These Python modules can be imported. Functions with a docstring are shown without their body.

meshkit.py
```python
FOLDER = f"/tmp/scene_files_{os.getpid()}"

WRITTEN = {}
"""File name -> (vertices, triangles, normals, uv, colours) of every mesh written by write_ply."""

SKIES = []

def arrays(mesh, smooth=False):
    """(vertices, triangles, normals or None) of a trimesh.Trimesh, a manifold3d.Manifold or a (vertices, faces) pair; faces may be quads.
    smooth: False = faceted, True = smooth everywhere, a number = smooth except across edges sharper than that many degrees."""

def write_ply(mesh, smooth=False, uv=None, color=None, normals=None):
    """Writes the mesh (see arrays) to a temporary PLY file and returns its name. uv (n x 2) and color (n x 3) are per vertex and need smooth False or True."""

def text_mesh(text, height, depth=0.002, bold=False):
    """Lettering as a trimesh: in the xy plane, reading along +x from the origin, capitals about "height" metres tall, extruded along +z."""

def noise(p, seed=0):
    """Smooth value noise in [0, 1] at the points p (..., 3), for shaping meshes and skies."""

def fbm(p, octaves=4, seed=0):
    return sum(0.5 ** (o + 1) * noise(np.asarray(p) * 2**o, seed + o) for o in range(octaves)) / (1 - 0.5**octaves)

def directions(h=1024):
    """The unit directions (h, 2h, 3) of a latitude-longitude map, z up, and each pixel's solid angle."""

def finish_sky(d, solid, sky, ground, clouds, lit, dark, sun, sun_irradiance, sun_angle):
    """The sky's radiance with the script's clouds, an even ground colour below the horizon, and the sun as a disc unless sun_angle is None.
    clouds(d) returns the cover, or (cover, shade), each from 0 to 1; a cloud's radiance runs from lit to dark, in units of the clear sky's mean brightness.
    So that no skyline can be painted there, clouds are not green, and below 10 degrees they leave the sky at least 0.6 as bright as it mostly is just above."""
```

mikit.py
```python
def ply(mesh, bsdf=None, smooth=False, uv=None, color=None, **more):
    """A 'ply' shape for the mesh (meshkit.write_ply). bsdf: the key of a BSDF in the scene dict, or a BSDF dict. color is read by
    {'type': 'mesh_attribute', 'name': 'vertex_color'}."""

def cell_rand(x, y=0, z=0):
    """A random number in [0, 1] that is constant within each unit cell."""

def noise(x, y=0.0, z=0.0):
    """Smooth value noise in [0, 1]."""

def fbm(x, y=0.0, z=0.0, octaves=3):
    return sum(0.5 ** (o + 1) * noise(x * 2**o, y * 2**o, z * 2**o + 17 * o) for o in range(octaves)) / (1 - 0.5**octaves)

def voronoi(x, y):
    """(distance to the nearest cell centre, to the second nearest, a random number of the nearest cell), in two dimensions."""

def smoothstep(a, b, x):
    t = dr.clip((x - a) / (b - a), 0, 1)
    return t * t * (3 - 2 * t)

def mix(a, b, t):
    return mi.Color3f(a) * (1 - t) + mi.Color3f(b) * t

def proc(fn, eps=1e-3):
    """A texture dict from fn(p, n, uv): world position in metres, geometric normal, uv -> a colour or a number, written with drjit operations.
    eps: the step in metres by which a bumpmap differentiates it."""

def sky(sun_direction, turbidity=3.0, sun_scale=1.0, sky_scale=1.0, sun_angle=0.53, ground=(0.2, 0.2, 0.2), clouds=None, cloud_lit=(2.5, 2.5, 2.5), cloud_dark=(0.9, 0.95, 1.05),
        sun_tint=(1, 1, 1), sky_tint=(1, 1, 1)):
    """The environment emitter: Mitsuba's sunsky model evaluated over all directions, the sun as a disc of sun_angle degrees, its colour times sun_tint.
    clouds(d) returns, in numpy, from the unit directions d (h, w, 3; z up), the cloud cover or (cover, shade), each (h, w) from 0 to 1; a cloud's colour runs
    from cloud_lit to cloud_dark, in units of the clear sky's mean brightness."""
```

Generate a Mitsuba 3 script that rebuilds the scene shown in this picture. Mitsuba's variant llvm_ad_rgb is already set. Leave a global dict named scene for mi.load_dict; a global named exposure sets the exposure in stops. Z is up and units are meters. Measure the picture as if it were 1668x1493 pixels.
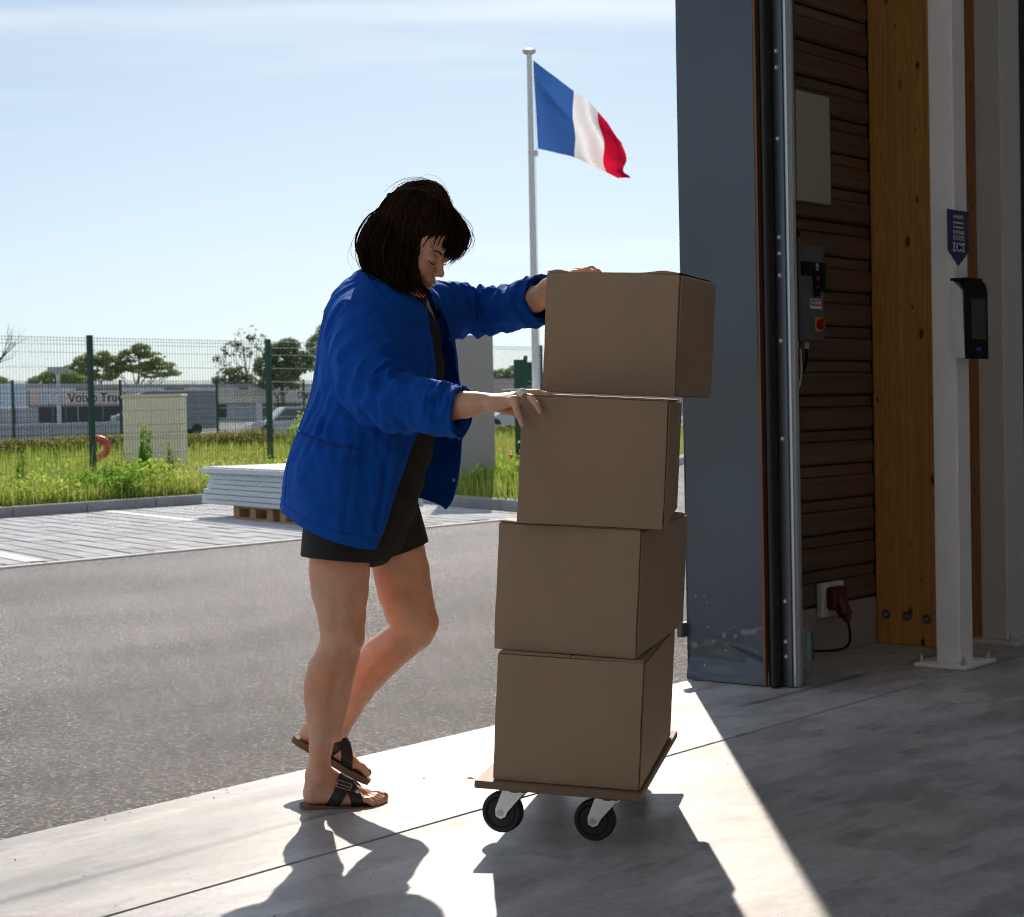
import math, random
import numpy as np, trimesh, manifold3d, drjit as dr, mitsuba as mi
from scipy.spatial.transform import Rotation as Rot
from scipy.interpolate import CubicSpline
import meshkit, mikit
from mikit import proc, noise, fbm, voronoi, cell_rand, smoothstep, mix

scene, labels = {}, {}
T = mi.ScalarTransform4f
PI = math.pi

# ------------------------------------------------------------------ camera, sky, exposure
def make_camera():
    yaw, pitch, roll, eye = 0.6954991, -0.0277994, -0.0210528, np.array([0, 0, 1.05])
    F = np.array([math.cos(yaw) * math.cos(pitch), math.sin(yaw) * math.cos(pitch), math.sin(pitch)])
    R = np.array([math.sin(yaw), -math.cos(yaw), 0])
    U = np.cross(R, F)
    up = -math.sin(roll) * R + math.cos(roll) * U
    return {'type': 'thinlens', 'fov': math.degrees(2 * math.atan(834 / 2888.7)), 'fov_axis': 'x', 'aperture_radius': 0.0028, 'focus_distance': 4.7,
            'near_clip': 0.05, 'far_clip': 3000.0, 'to_world': T().look_at(origin=eye.tolist(), target=(eye + F).tolist(), up=up.tolist())}

def cirrus(d):
    el = np.degrees(np.arcsin(np.clip(d[..., 2], -1, 1)))
    z = np.maximum(d[..., 2], 0.02)
    px, py = d[..., 0] / z, d[..., 1] / z                     # points of a layer high above the ground
    u, v = (px * .77 + py * .64) * .9, (px * .64 - py * .77) * .55
    w = meshkit.fbm(np.stack([u * .5, v * .5, u * 0], -1), 3, seed=5) * 1.5
    n = meshkit.fbm(np.stack([u * 1.6 + w, v * .8 + .6 * w, u * 0 + 3], -1), 5, seed=9)
    big = meshkit.fbm(np.stack([u * .45, v * .3, u * 0 + 7], -1), 2, seed=21)
    c = np.clip((n - .40) * 2.4, 0, 1) * np.clip((big - .33) * 3.5, 0, 1)
    return np.clip(1.5 * c, 0, 1) * np.clip((el - 4) / 7, 0, 1)

SUN_EL = math.radians(36)
SUN = [0.7746 * math.cos(SUN_EL), 0.6325 * math.cos(SUN_EL), math.sin(SUN_EL)]
exposure = 2.42
scene['camera'] = make_camera()
scene['sky'] = mikit.sky(SUN, turbidity=2.5, sky_scale=.63, sun_scale=.67, clouds=cirrus, cloud_lit=(4.2, 4.25, 4.3), sun_tint=(.89, .98, 1.20), sky_tint=(1.08, 1.0, .975))

# ------------------------------------------------------------------ materials
def col(v): return {'type': 'rgb', 'value': [float(x) for x in (v if hasattr(v, '__len__') else (v, v, v))]}
def mat(name, base, rough=.5, bump=None, bump_h=1.0, two=True, **kw):
    b = {'type': 'principled', 'base_color': base if isinstance(base, dict) else col(base), 'roughness': rough if isinstance(rough, dict) else float(rough), **kw}
    if bump is not None: b = {'type': 'bumpmap', 'arbitrary': bump, 'scale': float(bump_h), 'bsdf': b}
    scene[name] = {'type': 'twosided', 'bsdf': b} if two else b
    return name

def f_concrete(p, n, uv):
    a = fbm(p.x * .9, p.y * .9, p.z, 4)
    sw = fbm(p.x * 6 + 4 * a, p.y * 8 - 4 * a, 0, 5)
    arc = fbm(p.x * 3 + 2 * sw, p.y * 38 + 5 * a, 3, 3)
    sp = fbm(p.x * 70, p.y * 70, 0, 3)
    v = .410 + .12 * (a - .5) + .14 * (sw - .5) + .08 * (arc - .5) + .10 * (sp - .5)
    dirt = smoothstep(.52, .66, fbm(p.x * 4.5 + 7, p.y * 9, 1, 5)) * .20
    scr = smoothstep(.70, .78, fbm(p.x * 2.2 + p.y * 16, p.y * 2 - p.x * 5, 6, 3)) * .16
    thr = dr.exp(-dr.square((p.y - 3.335 + .02 * (a - .5)) * 45)) * smoothstep(.35, .6, fbm(p.x * 3, p.y * 20, 5, 3)) * .5
    stain = smoothstep(.60, .72, fbm(p.x * .8 + 3, p.y * 2.4 + 9, 4, 3)) * .25
    d1, d2, r = voronoi(p.x * 7, p.y * 7)
    fleck = (1 - smoothstep(.01, .035, d1)) * smoothstep(.72, .80, r) * .6
    rub = smoothstep(.46, .0, dr.abs(p.y - 3.62)) * smoothstep(.45, .7, fbm(p.x * 1.1 + 2, p.y * 26, 2, 3)) * .16
    v = v * (1 - dirt) * (1 - thr) * (1 - stain) * (1 - fleck) * (1 - scr)
    return mi.Color3f(v * (.985 + .06 * rub), v * (.985 - .22 * rub), v * (.975 - .5 * rub))
def f_concrete_r(p, n, uv): return mi.Float(.30 + .30 * fbm(p.x * 2.1, p.y * 6, 2, 3))
mat('m_concrete', proc(f_concrete), proc(f_concrete_r), specular=.45)

def f_asphalt(p, n, uv):
    d1, d2, r = voronoi(p.x * 95, p.y * 95)
    edge = smoothstep(.0, .28, d2 - d1)
    big = fbm(p.x * .35, p.y * 1.1, 0, 3)
    mid = fbm(p.x * 3.2, p.y * 3.2, 3, 3)
    worn = smoothstep(3.75, 6.5, p.y)
    lum = (.052 + .24 * r * r * r + .10 * r) * (.30 + .70 * edge) * (.72 + .32 * worn) + .14 * (big - .45) * (.4 + .6 * worn) + .05 * (mid - .5)
    lum = dr.maximum(lum, .025) * 2.0
    t = cell_rand(dr.floor(r * 4096), 3, 1)
    return mi.Color3f(lum * (1.0 + .10 * (t - .5)), lum * (.945 + .03 * (t - .5)), lum * (.935 - .10 * (t - .5)))
def f_asphalt_b(p, n, uv):
    d1, d2, r = voronoi(p.x * 95, p.y * 95)
    return mi.Float(smoothstep(0, .5, d2 - d1) * (.5 + .5 * r))
mat('m_asphalt', proc(f_asphalt), .75, bump=proc(f_asphalt_b, 8e-4), bump_h=.0022, specular=.35)

def f_card(p, n, uv):
    a = fbm(p.x * 6, p.y * 6, p.z * 3, 3); b = noise(p.x * 160, p.y * 160, p.z * 30)
    v = .92 + .22 * (a - .5) + .035 * (b - .5)
    return mi.Color3f(.385 * v, .268 * v, .178 * v)
mat('m_card', proc(f_card), .62, specular=.25)
mat('m_card_edge', (.36, .26, .17), .8)

def f_wood(p, n, uv):                                        # glued laminated timber: the grain runs along z
    u = p.x + p.y
    lam = dr.floor(u / .14)
    g = fbm(u * 34 + 7 * cell_rand(lam, 2), p.z * .9, lam, 3)
    fine = noise(u * 260, p.z * 7, lam)
    kx, kz = (u - .035) / .14, p.z / .27
    d1, d2, r = voronoi(kx * 1.25, kz)
    d = d1 / 1.0
    ks = .45 + .95 * cell_rand(dr.floor(r * 4096), 5)
    knot = (1 - smoothstep(.045, .12, d / ks + .03 * noise(u * 60, p.z * 60))) * smoothstep(.30, .36, r)
    ring = .5 + .5 * dr.sin(46 * g + 9 * dr.exp(-d * 5))
    v = .80 + .20 * ring + .12 * (fine - .5)
    seam = 1 - .5 * dr.exp(-dr.square((u / .14 - lam) * 60))
    c = mix((.62, .285, .065), (.76, .40, .125), g) * v * seam
    return mix(c, (.055, .022, .010), knot * .93)
mat('m_wood', proc(f_wood), .5, specular=.3)

def f_siding(p, n, uv):
    k = dr.floor(p.z / .145)
    g = fbm(p.x * 1.6 + 11 * cell_rand(k, 1), p.z * 46, k, 3)
    return mix((.085, .048, .028), (.165, .098, .058), g) * (.8 + .4 * cell_rand(k, 4))
mat('m_siding', proc(f_siding), .5, specular=.35)

def f_jamb(p, n, uv):
    d1, d2, r = voronoi(p.y * 24, p.z * 11)
    mask = smoothstep(.55, .2, p.z) * .9 + .1 * smoothstep(.95, .8, p.z)
    spot = (1 - smoothstep(.03, .07, d1 + .03 * noise(p.y * 300, p.z * 300))) * smoothstep(.80, .86, r) * mask
    line = dr.exp(-dr.square((p.z - .175 + .25 * (p.y - 3.65) + .02 * (noise(p.y * 30, 3) - .5)) * 90)) * smoothstep(.4, .7, noise(p.y * 60, p.z * 40, 3)) * .5
    v = 1 + .3 * (fbm(p.y * 5, p.z * 2, 1, 3) - .5)
    return mix(mi.Color3f(.056, .074, .096) * v, (.62, .64, .66), dr.minimum(spot + line * .5, 1))
mat('m_jamb', proc(f_jamb), .21, specular=.7)
mat('m_white_paint', (.84, .82, .81), .35)
mat('m_grey_paint', (.56, .56, .54), .45)
mat('m_black', (.007, .007, .008), .6, specular=.15)
mat('m_rubber', (.016, .016, .017), .6)
mat('m_plastic_dark', (.05, .05, .055), .45)
mat('m_plastic_grey', (.095, .098, .102), .45)
mat('m_plastic_white', (.66, .66, .64), .4)
mat('m_galv', (.55, .57, .58), .32, metallic=1.0)
mat('m_galv_dull', (.15, .165, .18), .38, metallic=.9)
mat('m_zinc', (.86, .87, .88), .36, metallic=.85)
mat('m_steel', (.62, .63, .64), .25, metallic=1.0)
mat('m_rust_edge', (.20, .085, .035), .6)
mat('m_red', (.42, .015, .02), .35)
mat('m_red_dark', (.085, .006, .009), .35)
mat('m_yellow', (.55, .30, .02), .4)
mat('m_navy', (.012, .014, .11), .4)
mat('m_letter', (.60, .60, .62), .5)
mat('m_screen', (.008, .010, .012), .12)
mat('m_board', (.40, .40, .30), .30)
mat('m_dark_wall', (.035, .033, .03), .8)
mat('m_inner', (.72, .72, .71), .8)
mat('m_plinth', (.30, .25, .22), .8)
mat('m_ply', (.20, .135, .09), .6)
mat('m_kerb', proc(lambda p, n, uv: mi.Color3f(.27 + .10 * (fbm(p.x * 4, p.y * 4, p.z * 9, 3) - .5))), .8)
mat('m_paver', {'type': 'mesh_attribute', 'name': 'vertex_color'}, .8)
mat('m_vcol', {'type': 'mesh_attribute', 'name': 'vertex_color'}, .6)
mat('m_joint', (.10, .10, .085), .95)
mat('m_mark', (.62, .62, .60), .7)
mat('m_soil', proc(lambda p, n, uv: mix((.09, .08, .03), (.17, .19, .05), fbm(p.x * 1.3, p.y * 1.3, 0, 4))), .95)
mat('m_far_ground', (.12, .13, .06), .95)
mat('m_forecourt', (.20, .20, .20), .9)
mat('m_green_paint', (.006, .055, .040), .4)
mat('m_wire', (.012, .045, .035), .4)
mat('m_wire_glint', (.75, .76, .70), .3)  # pale colour stands in for sun glint on the wires
mat('m_cabinet', (.88, .81, .63), .5)
mat('m_pillar', proc(lambda p, n, uv: mi.Color3f(.30 + .03 * (fbm(p.x * 3, p.y * 3, p.z * 2, 3) - .5), .29 + .03 * (fbm(p.x * 3, p.y * 3, p.z * 2, 3) - .5), .27)), .8)
mat('m_panel', (.46, .51, .55), .42)
mat('m_pallet', (.42, .26, .14), .8)
mat('m_pole', (.62, .63, .63), .35)
mat('m_bld', (.80, .68, .60), .8)  # dealership colours raised to put distance haze into the paint
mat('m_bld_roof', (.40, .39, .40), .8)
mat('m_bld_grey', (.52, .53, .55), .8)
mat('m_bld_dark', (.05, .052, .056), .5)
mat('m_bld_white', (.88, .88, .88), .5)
mat('m_glass_far', (.10, .13, .15), .15)
mat('m_sign_blue', (.55, .66, .76), .4)
mat('m_text_navy', (.02, .02, .06), .6)
mat('m_bark', (.075, .055, .042), .9)
mat('m_leaf_litter', (.45, .22, .10), .8)
scene['m_leaf'] = {'type': 'principledthin', 'base_color': {'type': 'mesh_attribute', 'name': 'vertex_color'}, 'roughness': .6, 'diff_trans': 1.0, 'spec_trans': 0.0}
scene['m_flag'] = {'type': 'principledthin', 'base_color': {'type': 'mesh_attribute', 'name': 'vertex_color'}, 'roughness': .8, 'diff_trans': 1.1, 'spec_trans': 0.0}

# ------------------------------------------------------------------ helpers
def add(key, mesh, bsdf, smooth=False, to=None, uv=None, color=None):
    n, k = key, 1
    while n in scene: n = f'{key}_{k:03d}'; k += 1
    d = mikit.ply(mesh, bsdf, smooth, uv, color)
    if to is not None: d['to_world'] = T(to)
    scene[n] = d
    return n
def again(key, src, to=None, bsdf=None):
    n, k = key, 1
    while n in scene: n = f'{key}_{k:03d}'; k += 1
    scene[n] = dict(scene[src])
    if to is not None: scene[n]['to_world'] = T(to)
    if bsdf: scene[n]['bsdf'] = {'type': 'ref', 'id': bsdf}
    return n
used = set()
def thing(name, label, cat, group=None, kind=None):
    n, k = name, 1
    while n in used: n = f'{name}_{k:03d}'; k += 1
    used.add(n); labels[n] = {'label': label, 'category': cat}
    if group: labels[n]['group'] = group
    if kind: labels[n]['kind'] = kind
    return n
def one(name, mesh, bsdf, label, cat, group=None, kind=None, **kw):
    n = thing(name, label, cat, group, kind); assert add(n, mesh, bsdf, **kw) == n; return n
def struct(name, mesh, bsdf, label=None, **kw):
    n = add(name, mesh, bsdf, **kw); used.add(n); labels[n] = {'kind': 'structure', **({'label': label} if label else {})}; return n
def cat(*ms): return trimesh.util.concatenate([m for m in ms if m is not None])
def box(x0, x1, y0, y1, z0, z1, c=0.0):
    lo, hi = np.minimum([x0, y0, z0], [x1, y1, z1]).astype(float), np.maximum([x0, y0, z0], [x1, y1, z1]).astype(float)
    if c <= 0:
        m = trimesh.creation.box(hi - lo); m.apply_translation((lo + hi) / 2); return m
    pts = []
    for sx in (0, 1):
        for sy in (0, 1):
            for sz in (0, 1):
                q = np.array([(lo, hi)[sx][0], (lo, hi)[sy][1], (lo, hi)[sz][2]]); s = np.array([1 - 2 * sx, 1 - 2 * sy, 1 - 2 * sz])
                for k in range(3): e = q + s * c; e[k] = q[k]; pts.append(e)
    return trimesh.convex.convex_hull(np.array(pts))
def move(m, M=None, t=(0, 0, 0)):
    m = m.copy(); A = np.eye(4)
    if M is not None: A[:3, :3] = M
    A[:3, 3] = t; m.apply_transform(A); return m
def mat4(M, t):
    A = np.eye(4); A[:3, :3] = M; A[:3, 3] = t; return A
def cyl(p0, p1, r, n=16, r1=None):
    p0, p1 = np.array(p0, float), np.array(p1, float); return tube([p0, p1], [r, r if r1 is None else r1], n)
def ring_faces(k, n):
    i, j = np.meshgrid(np.arange(k - 1), np.arange(n), indexing='ij'); i, j = i.ravel(), j.ravel(); a, b = i * n + j, i * n + (j + 1) % n
    return np.vstack([np.stack([a, b, b + n], 1), np.stack([a, b + n, a + n], 1)])
def tube(pts, rad, n=8, caps=True, raw=False):
    pts = np.array(pts, float); rad = np.broadcast_to(np.asarray(rad, float), (len(pts),)); k = len(pts)
    tan = np.gradient(pts, axis=0); tan /= np.linalg.norm(tan, axis=1, keepdims=True) + 1e-12
    a = np.array([0, 0, 1.0]) if abs(tan[0][2]) < .9 else np.array([1.0, 0, 0]); A = np.empty((k, 3))
    for i in range(k): a = a - tan[i] * (a @ tan[i]); a = a / math.sqrt(a @ a); A[i] = a
    Bn = np.cross(tan, A); th = np.arange(n) * 2 * PI / n
    v = (pts[:, None] + rad[:, None, None] * (np.cos(th)[None, :, None] * A[:, None] + np.sin(th)[None, :, None] * Bn[:, None])).reshape(-1, 3); f = ring_faces(k, n)
    if raw: return v, f
    if caps:
        v = np.vstack([v, pts[0], pts[-1]]); j = np.arange(n); j1 = (j + 1) % n
        f = np.vstack([f, np.stack([j * 0 + k * n, j1, j], 1), np.stack([j * 0 + k * n + 1, (k - 1) * n + j, (k - 1) * n + j1], 1)])
    return trimesh.Trimesh(v, f, process=False)
def lathe(prof, n=24):
    r = np.array(prof, float); th = np.arange(n) * 2 * PI / n
    v = np.array([[a * math.cos(t), a * math.sin(t), z] for a, z in r for t in th]); f = []
    for i in range(len(r) - 1):
        for j in range(n):
            q = i * n + j, i * n + (j + 1) % n, (i + 1) * n + (j + 1) % n, (i + 1) * n + j
            f += [(q[0], q[1], q[2]), (q[0], q[2], q[3])]
    return trimesh.Trimesh(v, f, process=False)
def grid_faces(a, b):
    i = np.arange(a * b).reshape(a, b); q = np.stack([i[:-1, :-1], i[1:, :-1], i[1:, 1:], i[:-1, 1:]], -1).reshape(-1, 4)
    return np.vstack([q[:, [0, 1, 2]], q[:, [0, 2, 3]]])
def spline(pts, n):
    pts = np.array(pts, float); t = np.r_[0, np.cumsum(np.linalg.norm(np.diff(pts[:, :3], axis=0), axis=1))]
    return CubicSpline(t, pts)(np.linspace(0, t[-1], n))
def prism(poly, h):
    import shapely
    return trimesh.creation.extrude_polygon(shapely.Polygon(poly), h, engine='earcut')
def frame(x, y, z): return np.array([x, y, z], float).T
def quads(v4, cols=None):                                     # (n, 4, 3) -> mesh, per-vertex colours
    n = len(v4); v = v4.reshape(-1, 3); i = np.arange(n)[:, None] * 4
    f = np.vstack([i + [0, 1, 2], i + [0, 2, 3]]); m = trimesh.Trimesh(v, f, process=False)
    return (m, np.repeat(cols, 4, 0)) if cols is not None else m
FACE_IN = frame([1, 0, 0], [0, 0, 1], [0, -1, 0])             # lettering on a wall that faces the inside of the hall (-y)

# ------------------------------------------------------------------ ground
struct('terrain', box(-400, 900, -400, 1200, -1.0, -.09), 'm_far_ground')
struct('asphalt', box(-30, 60, 3.832, 46, -.30, -.022), 'm_asphalt', 'grey sunlit asphalt yard with coarse worn grain outside the door')
struct('forecourt', box(20, 330, 52, 330, -.3, -.06), 'm_forecourt')
t = thing('floor', 'smooth trowelled concrete floor slab running from the hall out past the door line', 'floor'); labels[t] = {'kind': 'structure', 'label': labels[t]['label']}
add('floor__slab', box(-8, 15, -9, 3.045, -.25, 0, .004), 'm_concrete')
add('floor__slab', box(-8, 15, 3.0485, 3.828, -.25, 0, .006), 'm_concrete')
labels['floor__slab'] = {'label': 'dark shaded interior concrete slab'}; labels['floor__slab_001'] = {'label': 'sunlit outer slab strip at the threshold'}
mat('m_joint_fill', (.16, .155, .15), .9)
add('floor__joint_filler', box(-8, 15, 3.0451, 3.0484, -.25, -.0022), 'm_joint_fill')
struct('substrate', box(-8, 15, -9, 3.83, -.5, -.252), 'm_joint')

# parking bay: rows of concrete pavers laid along the slanted bay lines
E1 = np.array([-.301, -.9536]); E2 = np.array([.9536, -.301])           # along a row towards the road / across the rows
import shapely
BAY = shapely.Polygon([(3.6, 11.06), (13.70, 11.06), (15.93, 16.36), (3.6, 16.36)])
struct('paver_bed', move(prism(list(BAY.exterior.coords)[:-1], .2), t=(0, 0, -.217)), 'm_joint')
def paver_field():
    rng = np.random.default_rng(3); pw, pl, gap = .215, .43, .028; near, rest, restc = [], [], []
    for i in range(-60, 40):
        for j in range(-45, 5):
            c = np.array([13.7, 11.06]) + E2 * (i * pw) + E1 * ((j + .5 * (i % 2)) * pl)
            hx, hy = (pw - gap) / 2, (pl - .008) / 2
            P = shapely.Polygon([c + E2 * a * hx + E1 * b * hy for a, b in ((-1, -1), (1, -1), (1, 1), (-1, 1))])
            if not P.intersects(BAY): continue
            q = P.intersection(BAY)
            if q.geom_type != 'Polygon' or q.area < .01: continue
            q = shapely.remove_repeated_points(q, .002)
            h = .026 + rng.uniform(-.002, .003)
            m = move(trimesh.creation.extrude_polygon(q, h, engine='earcut'), t=(0, 0, -.0172 - .012))
            g = rng.uniform(.34, .47); cl = np.tile(g * np.array([.97, 1.0, 1.04]), (len(m.vertices), 1))
            near.append((np.hypot(c[0], c[1]), m, cl))
    near.sort(key=lambda a: a[0])
    seen = [a for a in near if a[1].centroid[0] > 7.2]; other = [a for a in near if a[1].centroid[0] <= 7.2]
    for a in seen[:300]: add('paver_bed__paver', a[1], 'm_paver', color=a[2])
    r = other + seen[300:]
    k = add('paver_bed__far_pavers', cat(*[a[1] for a in r]), 'm_paver', color=np.vstack([a[2] for a in r])); labels[k] = {'kind': 'stuff'}
paver_field()
def strip2(a, b, w, z0, z1):
    a, b = np.array(a, float), np.array(b, float); u = (b - a) / np.linalg.norm(b - a); n = np.array([-u[1], u[0]]) * w / 2
    return move(prism([a + n, a - n, b - n, b + n], z1 - z0), t=(0, 0, z0))
for a, b, lab in (((12.40, 16.34), (10.72, 11.08), 'worn white bay line in front of the panel stack'), ((9.44, 16.34), (7.77, 11.08), 'white bay line nearest the left edge')):
    one('bay_line', strip2(a, b, .17, -.0005, .0035), 'm_mark', lab, 'road marking', 'bay lines on the pavers')
E = thing('edging_strip', 'pale concrete edging strip between the asphalt and the pavers', 'edging')
for i in range(11): add('edging_strip__stone', box(2.8 + i, 3.792 + i, 10.96, 11.055, -.25, -.006, .006), 'm_mark')

# planted bed with its kerb
BEDP = [(1.5, 16.52), (15.98, 16.52), (13.80, 11.12), (27.4, 18.86), (70, 43.1), (70, 50), (1.5, 50)]
struct('planting_bed', move(prism(BEDP, .35), t=(0, 0, -.26)), 'm_soil')
def kerb():
    t = thing('kerb', 'grey concrete kerb round the planted bed', 'kerb'); labels[t] = {'kind': 'structure', 'label': labels[t]['label']}
    runs = [((1.5, 16.44), (16.05, 16.44)), ((16.05, 16.44), (13.80, 11.0)), ((13.80, 11.0), (27.4, 18.75)), ((27.4, 18.75), (40, 25.93))]
    for a, b in runs:
        a, b = np.array(a), np.array(b); L = np.linalg.norm(b - a); n = max(1, round(L)); u = (b - a) / L
        for i in range(n):
            m = box(0.004, L / n - .004, -.08, .08, -.30, .112, .012)
            add('kerb__stone', move(m, frame([u[0], u[1], 0], [-u[1], u[0], 0], [0, 0, 1]), (*(a + u * L / n * i), 0)), 'm_kerb')
kerb()

# ------------------------------------------------------------------ the hall
HALL = thing('warehouse', 'dark warehouse hall with an open dock door, seen from inside', 'building')
def hall(name, m, bsdf, **kw): return add('warehouse__' + name, m, bsdf, **kw)
hall('wall', box(5.735, 15, 3.742, 3.828, .0, 6.2), 'm_dark_wall'); hall('wall', box(-8, -5.4, 3.55, 3.828, .0, 6.2), 'm_inner')
hall('lintel', box(-5.4, 5.735, 3.56, 3.828, 5.0, 6.2), 'm_inner')  # unseen lintel raised and opening widened leftwards to add bounce light
hall('wall', box(-8.2, -8.0, -9.2, 3.828, 0, 6.2), 'm_inner'); hall('wall', box(15, 15.2, -9.2, 3.828, 0, 6.2), 'm_inner'); hall('wall', box(-8, 15, -9.2, -9.0, 0, 6.2), 'm_inner')
hall('ceiling', box(-8.2, 15.2, 1.0, 3.828, 6.2, 6.4), 'm_inner')
for a, b in ((-8.2, -4.4), (-2.9, 10.4), (11.8, 15.2)): hall('ceiling', box(a, b, -9.2, .997, 6.2, 6.4), 'm_inner')     # unseen gaps added between the slabs to let fill daylight in
hall('plinth', box(5.76, 6.90, 3.715, 3.741, 0, .205, .004), 'm_plinth')
for i in range(33):                                              # ribbed boarding on the inner face of the door wall
    z = .21 + .145 * i
    hall('siding_board', cat(box(5.74, 6.902, 3.716, 3.741, z + .004, z + .094, .009), box(5.74, 6.902, 3.725, 3.7415, z + .0965, z + .141, .005)), 'm_siding')
# steel casing of the door opening: folded sheet with the dent low down
def casing():
    ny, nz = 24, 150; y = np.linspace(3.494, 3.832, ny); z = np.r_[np.linspace(.004, 0.7, 70), np.linspace(.72, 5.0, nz - 70)]
    Z, Y = np.meshgrid(z, y, indexing='ij'); Xs = np.full_like(Z, 5.615)
    dent = lambda y0, z0, sy, sz, d: d * np.exp(-((Y - y0) / sy) ** 2 - ((Z - z0) / sz) ** 2)
    Xs = Xs + dent(3.66, .085, .14, .05, .022) + dent(3.50, .17, .05, .03, .006) + dent(3.64, .86, .15, .20, .015) - dent(3.62, 1.25, .16, .22, .006) + .004 * np.sin(Z * 1.9 + 1)
    Xs = Xs - .012 * np.exp(-((Z - .02) / .05) ** 2) * np.exp(-((Y - 3.8) / .15) ** 2)
    Y = Y - .022 * np.exp(-(Z / .16) ** 2) * np.clip((3.7 - Y) / .2, 0, 1)
    ridge = np.abs(Z - (.10 + .35 * (Y - 3.55))); Xs = Xs + .006 * np.exp(-(ridge / .012) ** 2) * (Y < 3.75)
    Xs = Xs + .0015 * (meshkit.fbm(np.stack([Y * 9, Z * 5, Y * 0], -1), 3) - .5)
    v = np.stack([Xs, Y, Z], -1).reshape(-1, 3)
    hall('door_casing', cat(trimesh.Trimesh(v, grid_faces(nz, ny)[:, ::-1], process=False)), 'm_jamb', smooth=True)
    labels['warehouse__door_casing'] = {'label': 'dented dark blue grey steel casing at the side of the door'}
    hall('casing_return', box(5.617, 5.735, 3.829, 3.834, 0, 5.0), 'm_jamb')
    hall('casing_back', box(5.66, 5.735, 3.475, 3.74, 0, 5.0), 'm_dark_wall')
    hall('edge_strip', box(5.612, 5.640, 3.482, 3.4925, .002, 5.0), 'm_rust_edge')
    hall('rubber_seal', box(5.600, 5.650, 3.435, 3.457, .002, 4.2, .006), 'm_rubber')
    hall('door_stop', box(5.585, 5.650, 3.8345, 3.86, .165, .22, .003), 'm_plastic_grey')
casing()
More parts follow.
